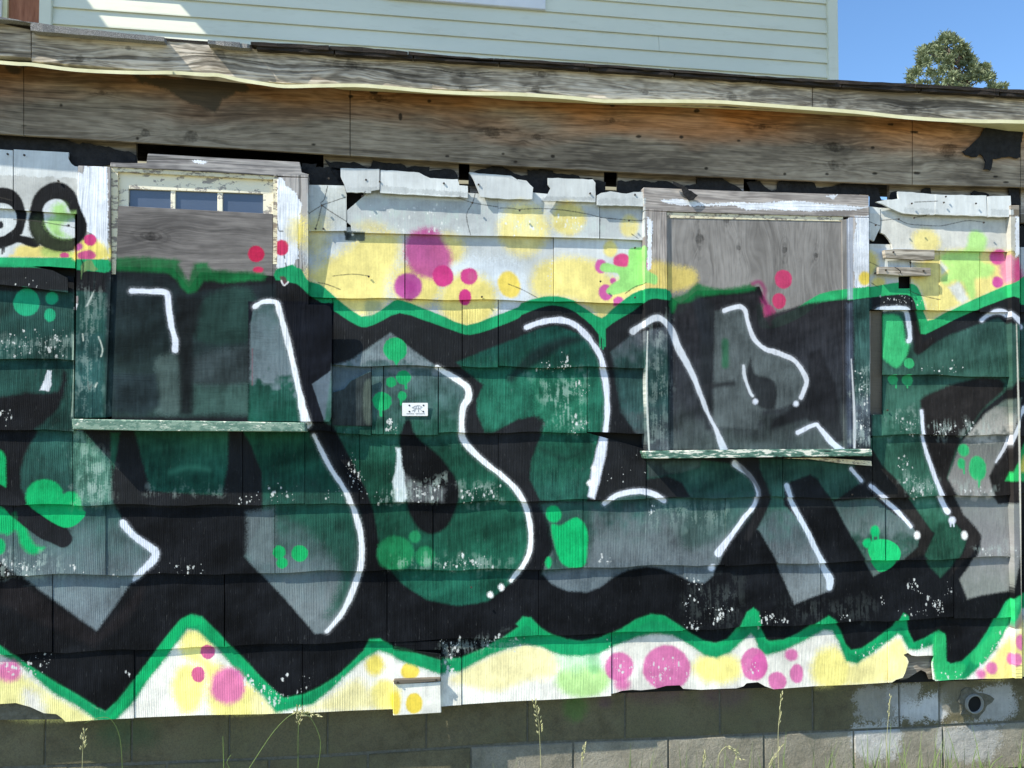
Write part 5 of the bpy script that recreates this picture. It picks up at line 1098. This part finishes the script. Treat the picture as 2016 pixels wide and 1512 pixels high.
def inpoly(p, poly):
    x, y = p; c_ = False
    for (ax, ay), (bx, by) in zip(poly, poly[1:]+poly[:1]):
        if (ay > y) != (by > y) and x < (bx-ax)*(y-ay)/(by-ay)+ax: c_ = not c_
    return c_
cl = []
r2 = random.Random(5)
def scatter(poly, n, dep):
    xs = [p[0] for p in poly]; ys = [p[1] for p in poly]; k = 0
    while k < n:
        p = (r2.uniform(min(xs), max(xs)), r2.uniform(min(ys), max(ys)))
        if inpoly(p, poly):
            cl.append(at(p[0], p[1], TY + r2.uniform(-dep, dep))); k += 1
for q in range(len(out)-2):
    a, b = out[q], out[q+1]
    for s in (.2, .7): cl.append(at(a[0]+(b[0]-a[0])*s+r2.uniform(-2,2)+(2 if a[0] < 1870 else -2), a[1]+(b[1]-a[1])*s+3+r2.uniform(-2,2), TY+r2.uniform(-.3,.3)))
scatter([(x, y+4) for x, y in out], 78, .55); scatter(out2, 15, .25); scatter(out3, 8, .2)
base = at(1890, 200, TY)
for k in range(110):
    a = r2.uniform(0, 6.283); h = r2.uniform(1.2, base.z - .2); rr = (1.7 - .12*h)*r2.uniform(.55, 1.0)
    cl.append(Vector((base.x + math.cos(a)*rr, TY + math.sin(a)*rr, h)))
lv, lf = [], []
for q in range(260):                                    # stray shoots that break the outline
    c = cl[r2.randrange(len(cl)-110)]; d = Vector((c.x-base.x, (c.y-TY)*.6, r2.uniform(.1,.9))); d = (d.normalized() + Vector((r2.gauss(0,.35), r2.gauss(0,.35), r2.gauss(0,.3)))).normalized()
    s0 = c + d*.06; L0 = r2.uniform(.08, .17)
    for k_ in range(9):
        p = s0 + d*L0*k_/9; e = (d + Vector((r2.gauss(0,.5), r2.gauss(0,.5), r2.gauss(0,.5)))).normalized(); u = e.cross(Vector((r2.random(), r2.random(), r2.random()))).normalized()*.007
        o = len(lv); lv += [p-u, p+u, p+e*.045+u*.3, p+e*.045-u*.3]; lf.append((o, o+1, o+2, o+3))
for c in cl:
    ax = Vector((c.x-base.x, c.y-TY, 0)); ax = (ax.normalized()*.7 if ax.length > .05 else Vector((0,0,0))) + Vector((0,0,.8)); ax.normalize()
    R_ = r2.uniform(.055, .115)
    for q in range(105):
        d = Vector((r2.gauss(0,1), r2.gauss(0,1), r2.gauss(0,1))).normalized(); d = (d + ax*.55).normalized()
        p = c + d*R_*r2.uniform(.25, 1.0); L_ = r2.uniform(.04, .085); u = d.cross(Vector((r2.random(), r2.random(), r2.random()))).normalized()*L_*.2
        o = len(lv); lv += [p-u, p+u, p+d*L_+u*.4, p+d*L_-u*.4]; lf.append((o, o+1, o+2, o+3))
mesh_obj("crown", (lv, lf), 'leaf', TR)
tk = [Vector((base.x+.1, TY, 0)), Vector((base.x+.05, TY+.05, 3)), Vector((base.x, TY, 6.5)), at(1878, 150, TY), at(1868, 95, TY)]
mesh_obj("trunk", tube(tk, [.24, .19, .12, .05, .015], 8), 'bark', TR, True)
lim = []
for s in range(26):
    c = cl[r2.randrange(len(cl)-110)]; o = Vector((base.x, TY, c.z - r2.uniform(.2,.5))); lim.append(tube([o, (o+c)/2 + Vector((0,0,.05)), c], [.03,.018,.006], 5))
for c in (cl[-115], cl[-118], cl[-122], cl[-126], cl[-130]):
    o = Vector((base.x+.1, TY, c.z-.35)); lim.append(tube([o, (o+c)/2, c], [.03,.02,.007], 5))
mesh_obj("limbs", pieces(lim), 'bark', TR, True)

# ---------------------------------------------------------------- grass along the footing
t = NT("grass_straw"); MAT['straw'] = t.done(t.ramp(t.noise(30, 3, .6), [(.3, (.26,.27,.12)), (.7, (.50,.48,.27))]), .7, None, .3)
t = NT("grass_green"); MAT['green'] = t.done(t.ramp(t.noise(20, 3, .6), [(.3, (.09,.15,.035)), (.7, (.18,.26,.08))]), .65, None, .3)
def seedhead(path, n, ln, spread, r3):
    v, f = [], []; N_ = len(path)-1
    for q in range(n):
        u = q/max(n-1,1)*N_; i0 = min(int(u), N_-1); p = path[i0].lerp(path[i0+1], u-i0)
        d = (path[i0+1]-path[i0]).normalized(); side = Vector((r3.uniform(-1,1), r3.uniform(-.5,.5), r3.uniform(-.1,.5))).normalized()
        d = (d + side*spread).normalized(); w_ = d.cross(Vector((0,1,0))).normalized()*ln*.17; p2 = p + side*spread*ln*.5
        o = len(v); v += [p2, p2+d*ln*.5+w_, p2+d*ln, p2+d*ln*.5-w_, p2+d*ln*.5+Vector((0,-ln*.15,0))]
        f += [(o,o+1,o+4),(o+1,o+2,o+4),(o+2,o+3,o+4),(o+3,o,o+4)]
    return v, f
def stalk(pts, Yg, head, label, mat='straw', r=.0014, n=22, ln=.014, spread=.7, lean=0.):
    r3 = random.Random(len(label)*7+int(pts[0][0])); g_ = thing("grass_stalk", label, "grass", group="grass stalks by the footing")
    w_ = [at(x, y, Yg) for x, y in pts]; b = w_[0]; foot = Vector((b.x + lean + r3.uniform(-.03,.03), Yg + r3.uniform(-.02,.02), 0))
    path = [foot, foot.lerp(b, .6)] + [Vector(q) for q in smooth([tuple(q) for q in w_], 4, closed=False)]
    rad = [r*1.3] + [r*(1-.6*q/len(path)) for q in range(1, len(path))]
    mesh_obj("stem", tube(path, rad, 5), mat, g_, True)
    if head:
        hp = [at(x, y, Yg) for x, y in head]; mesh_obj("seed_head", seedhead(hp, n, ln, spread, r3), 'straw', g_)
    return g_
stalk([(162,1512),(163,1475),(166,1442)], -.22, [(163,1478),(166,1440)], "short straight grass stalk with a seed head, nearest the left edge", n=20)
stalk([(241,1512),(236,1452),(219,1417),(195,1413),(166,1424)], -.25, None, "long thin grass blade arching left over the bottom shingle edge", 'green', .0012)
stalk([(491,1512),(540,1439),(580,1404),(620,1408)], -.24, [(575,1408),(600,1402),(628,1411)], "grass stalk leaning right from lower left into the clump under the split shingle", 'green', n=26)
stalk([(587,1512),(587,1452),(589,1398)], -.21, [(588,1430),(590,1392)], "upright middle stalk of the grass clump under the split shingle", 'green', n=18)
stalk([(626,1512),(631,1459),(612,1414),(588,1402)], -.26, [(612,1414),(585,1401)], "grass stalk curving in from the right side of the clump under the split shingle", 'green', n=16)
stalk([(441,1512),(440,1480),(439,1449)], -.20, None, "stiff green grass blade left of the bottom clump", 'green', .0022)
stalk([(452,1512),(447,1500),(455,1486)], -.21, None, "small bent green blade at the foot of the stiff blade", 'green', .0016)
stalk([(1065,1512),(1063,1460),(1060,1415),(1053,1384)], -.20, [(1064,1450),(1060,1412),(1052,1383)], "tall oat-like grass stalk standing alone under the middle shingles", n=24, ln=.017)
stalk([(1146,1512),(1147,1490),(1151,1467)], -.25, [(1146,1500),(1151,1466)], "short straw stalk just right of the oat-like stalk", n=16, spread=.3)
stalk([(1533,1512),(1532,1460),(1533,1425),(1539,1368)], -.20, [(1534,1430),(1539,1366)], "tall straw stalk with a slim head near the bottom right", n=20, spread=.25)
stalk([(1515,1512),(1525,1490),(1538,1470)], -.28, [(1512,1512),(1538,1469)], "short feathery stalk leaning right beside the slim-headed stalk", n=14, spread=.3)
stalk([(1746,1512),(1746,1450),(1753,1373)], -.18, [(1748,1412),(1753,1372)], "thin pale stalk in front of the white-smeared blocks", n=12, spread=.25)
stalk([(1386,1512),(1386,1500),(1387,1483)], -.30, [(1386,1512),(1387,1482)], "stubby straw head at the bottom edge between the two tall stalks", n=14, spread=.3)
stalk([(1414,1512),(1416,1485),(1430,1470),(1445,1480),(1457,1494)], -.28, [(1430,1470),(1445,1480),(1458,1495)], "drooping oat-like stalk at the bottom edge", n=14, ln=.016)
stalk([(1950,1512),(1958,1500),(1974,1488)], -.3, None, "short green blade at the bottom right leaning right", 'green', .002)
stalk([(2010,1512),(2008,1498),(2006,1484)], -.3, None, "upright green blade at the bottom right corner", 'green', .0022)
# low turf below the view
gv, gf = [], []; r4 = random.Random(3)
for q in range(9000):
    x = r4.uniform(XL-.5, XR+.5); y = -.03 - abs(r4.gauss(0, .55)); h = r4.uniform(.04, .13); a = r4.uniform(0, 6.283)
    d = Vector((math.cos(a)*.0025, math.sin(a)*.0025, 0)); b = Vector((x, y, -.005)); tp = b + Vector((r4.gauss(0,.03), r4.gauss(0,.03), h)); md = b.lerp(tp, .55) + Vector((0,0,.015))
    o = len(gv); gv += [b-d, b+d, md+d*.7, md-d*.7, tp]; gf += [(o,o+1,o+2,o+3),(o+3,o+2,o+4)]
for q in range(420):
    x = r4.uniform(XL, XR); y = -.04 - abs(r4.gauss(0, .12)); h = r4.uniform(.14, .25) + (.04 if x > .4 else 0); a = r4.uniform(0, 6.283)
    d = Vector((math.cos(a)*.002, math.sin(a)*.002, 0)); b = Vector((x, y, -.005)); tp = b + Vector((r4.gauss(0,.05), r4.gauss(0,.03), h)); md = b.lerp(tp, .55) + Vector((0,0,.02))
    o = len(gv); gv += [b-d, b+d, md+d*.7, md-d*.7, tp]; gf += [(o,o+1,o+2,o+3),(o+3,o+2,o+4)]
tf = mesh_obj("turf", (gv, gf), 'green'); tf['kind'] = 'stuff'; tf['label'] = "low grass growing along the foot of the wall"; tf['category'] = "grass"
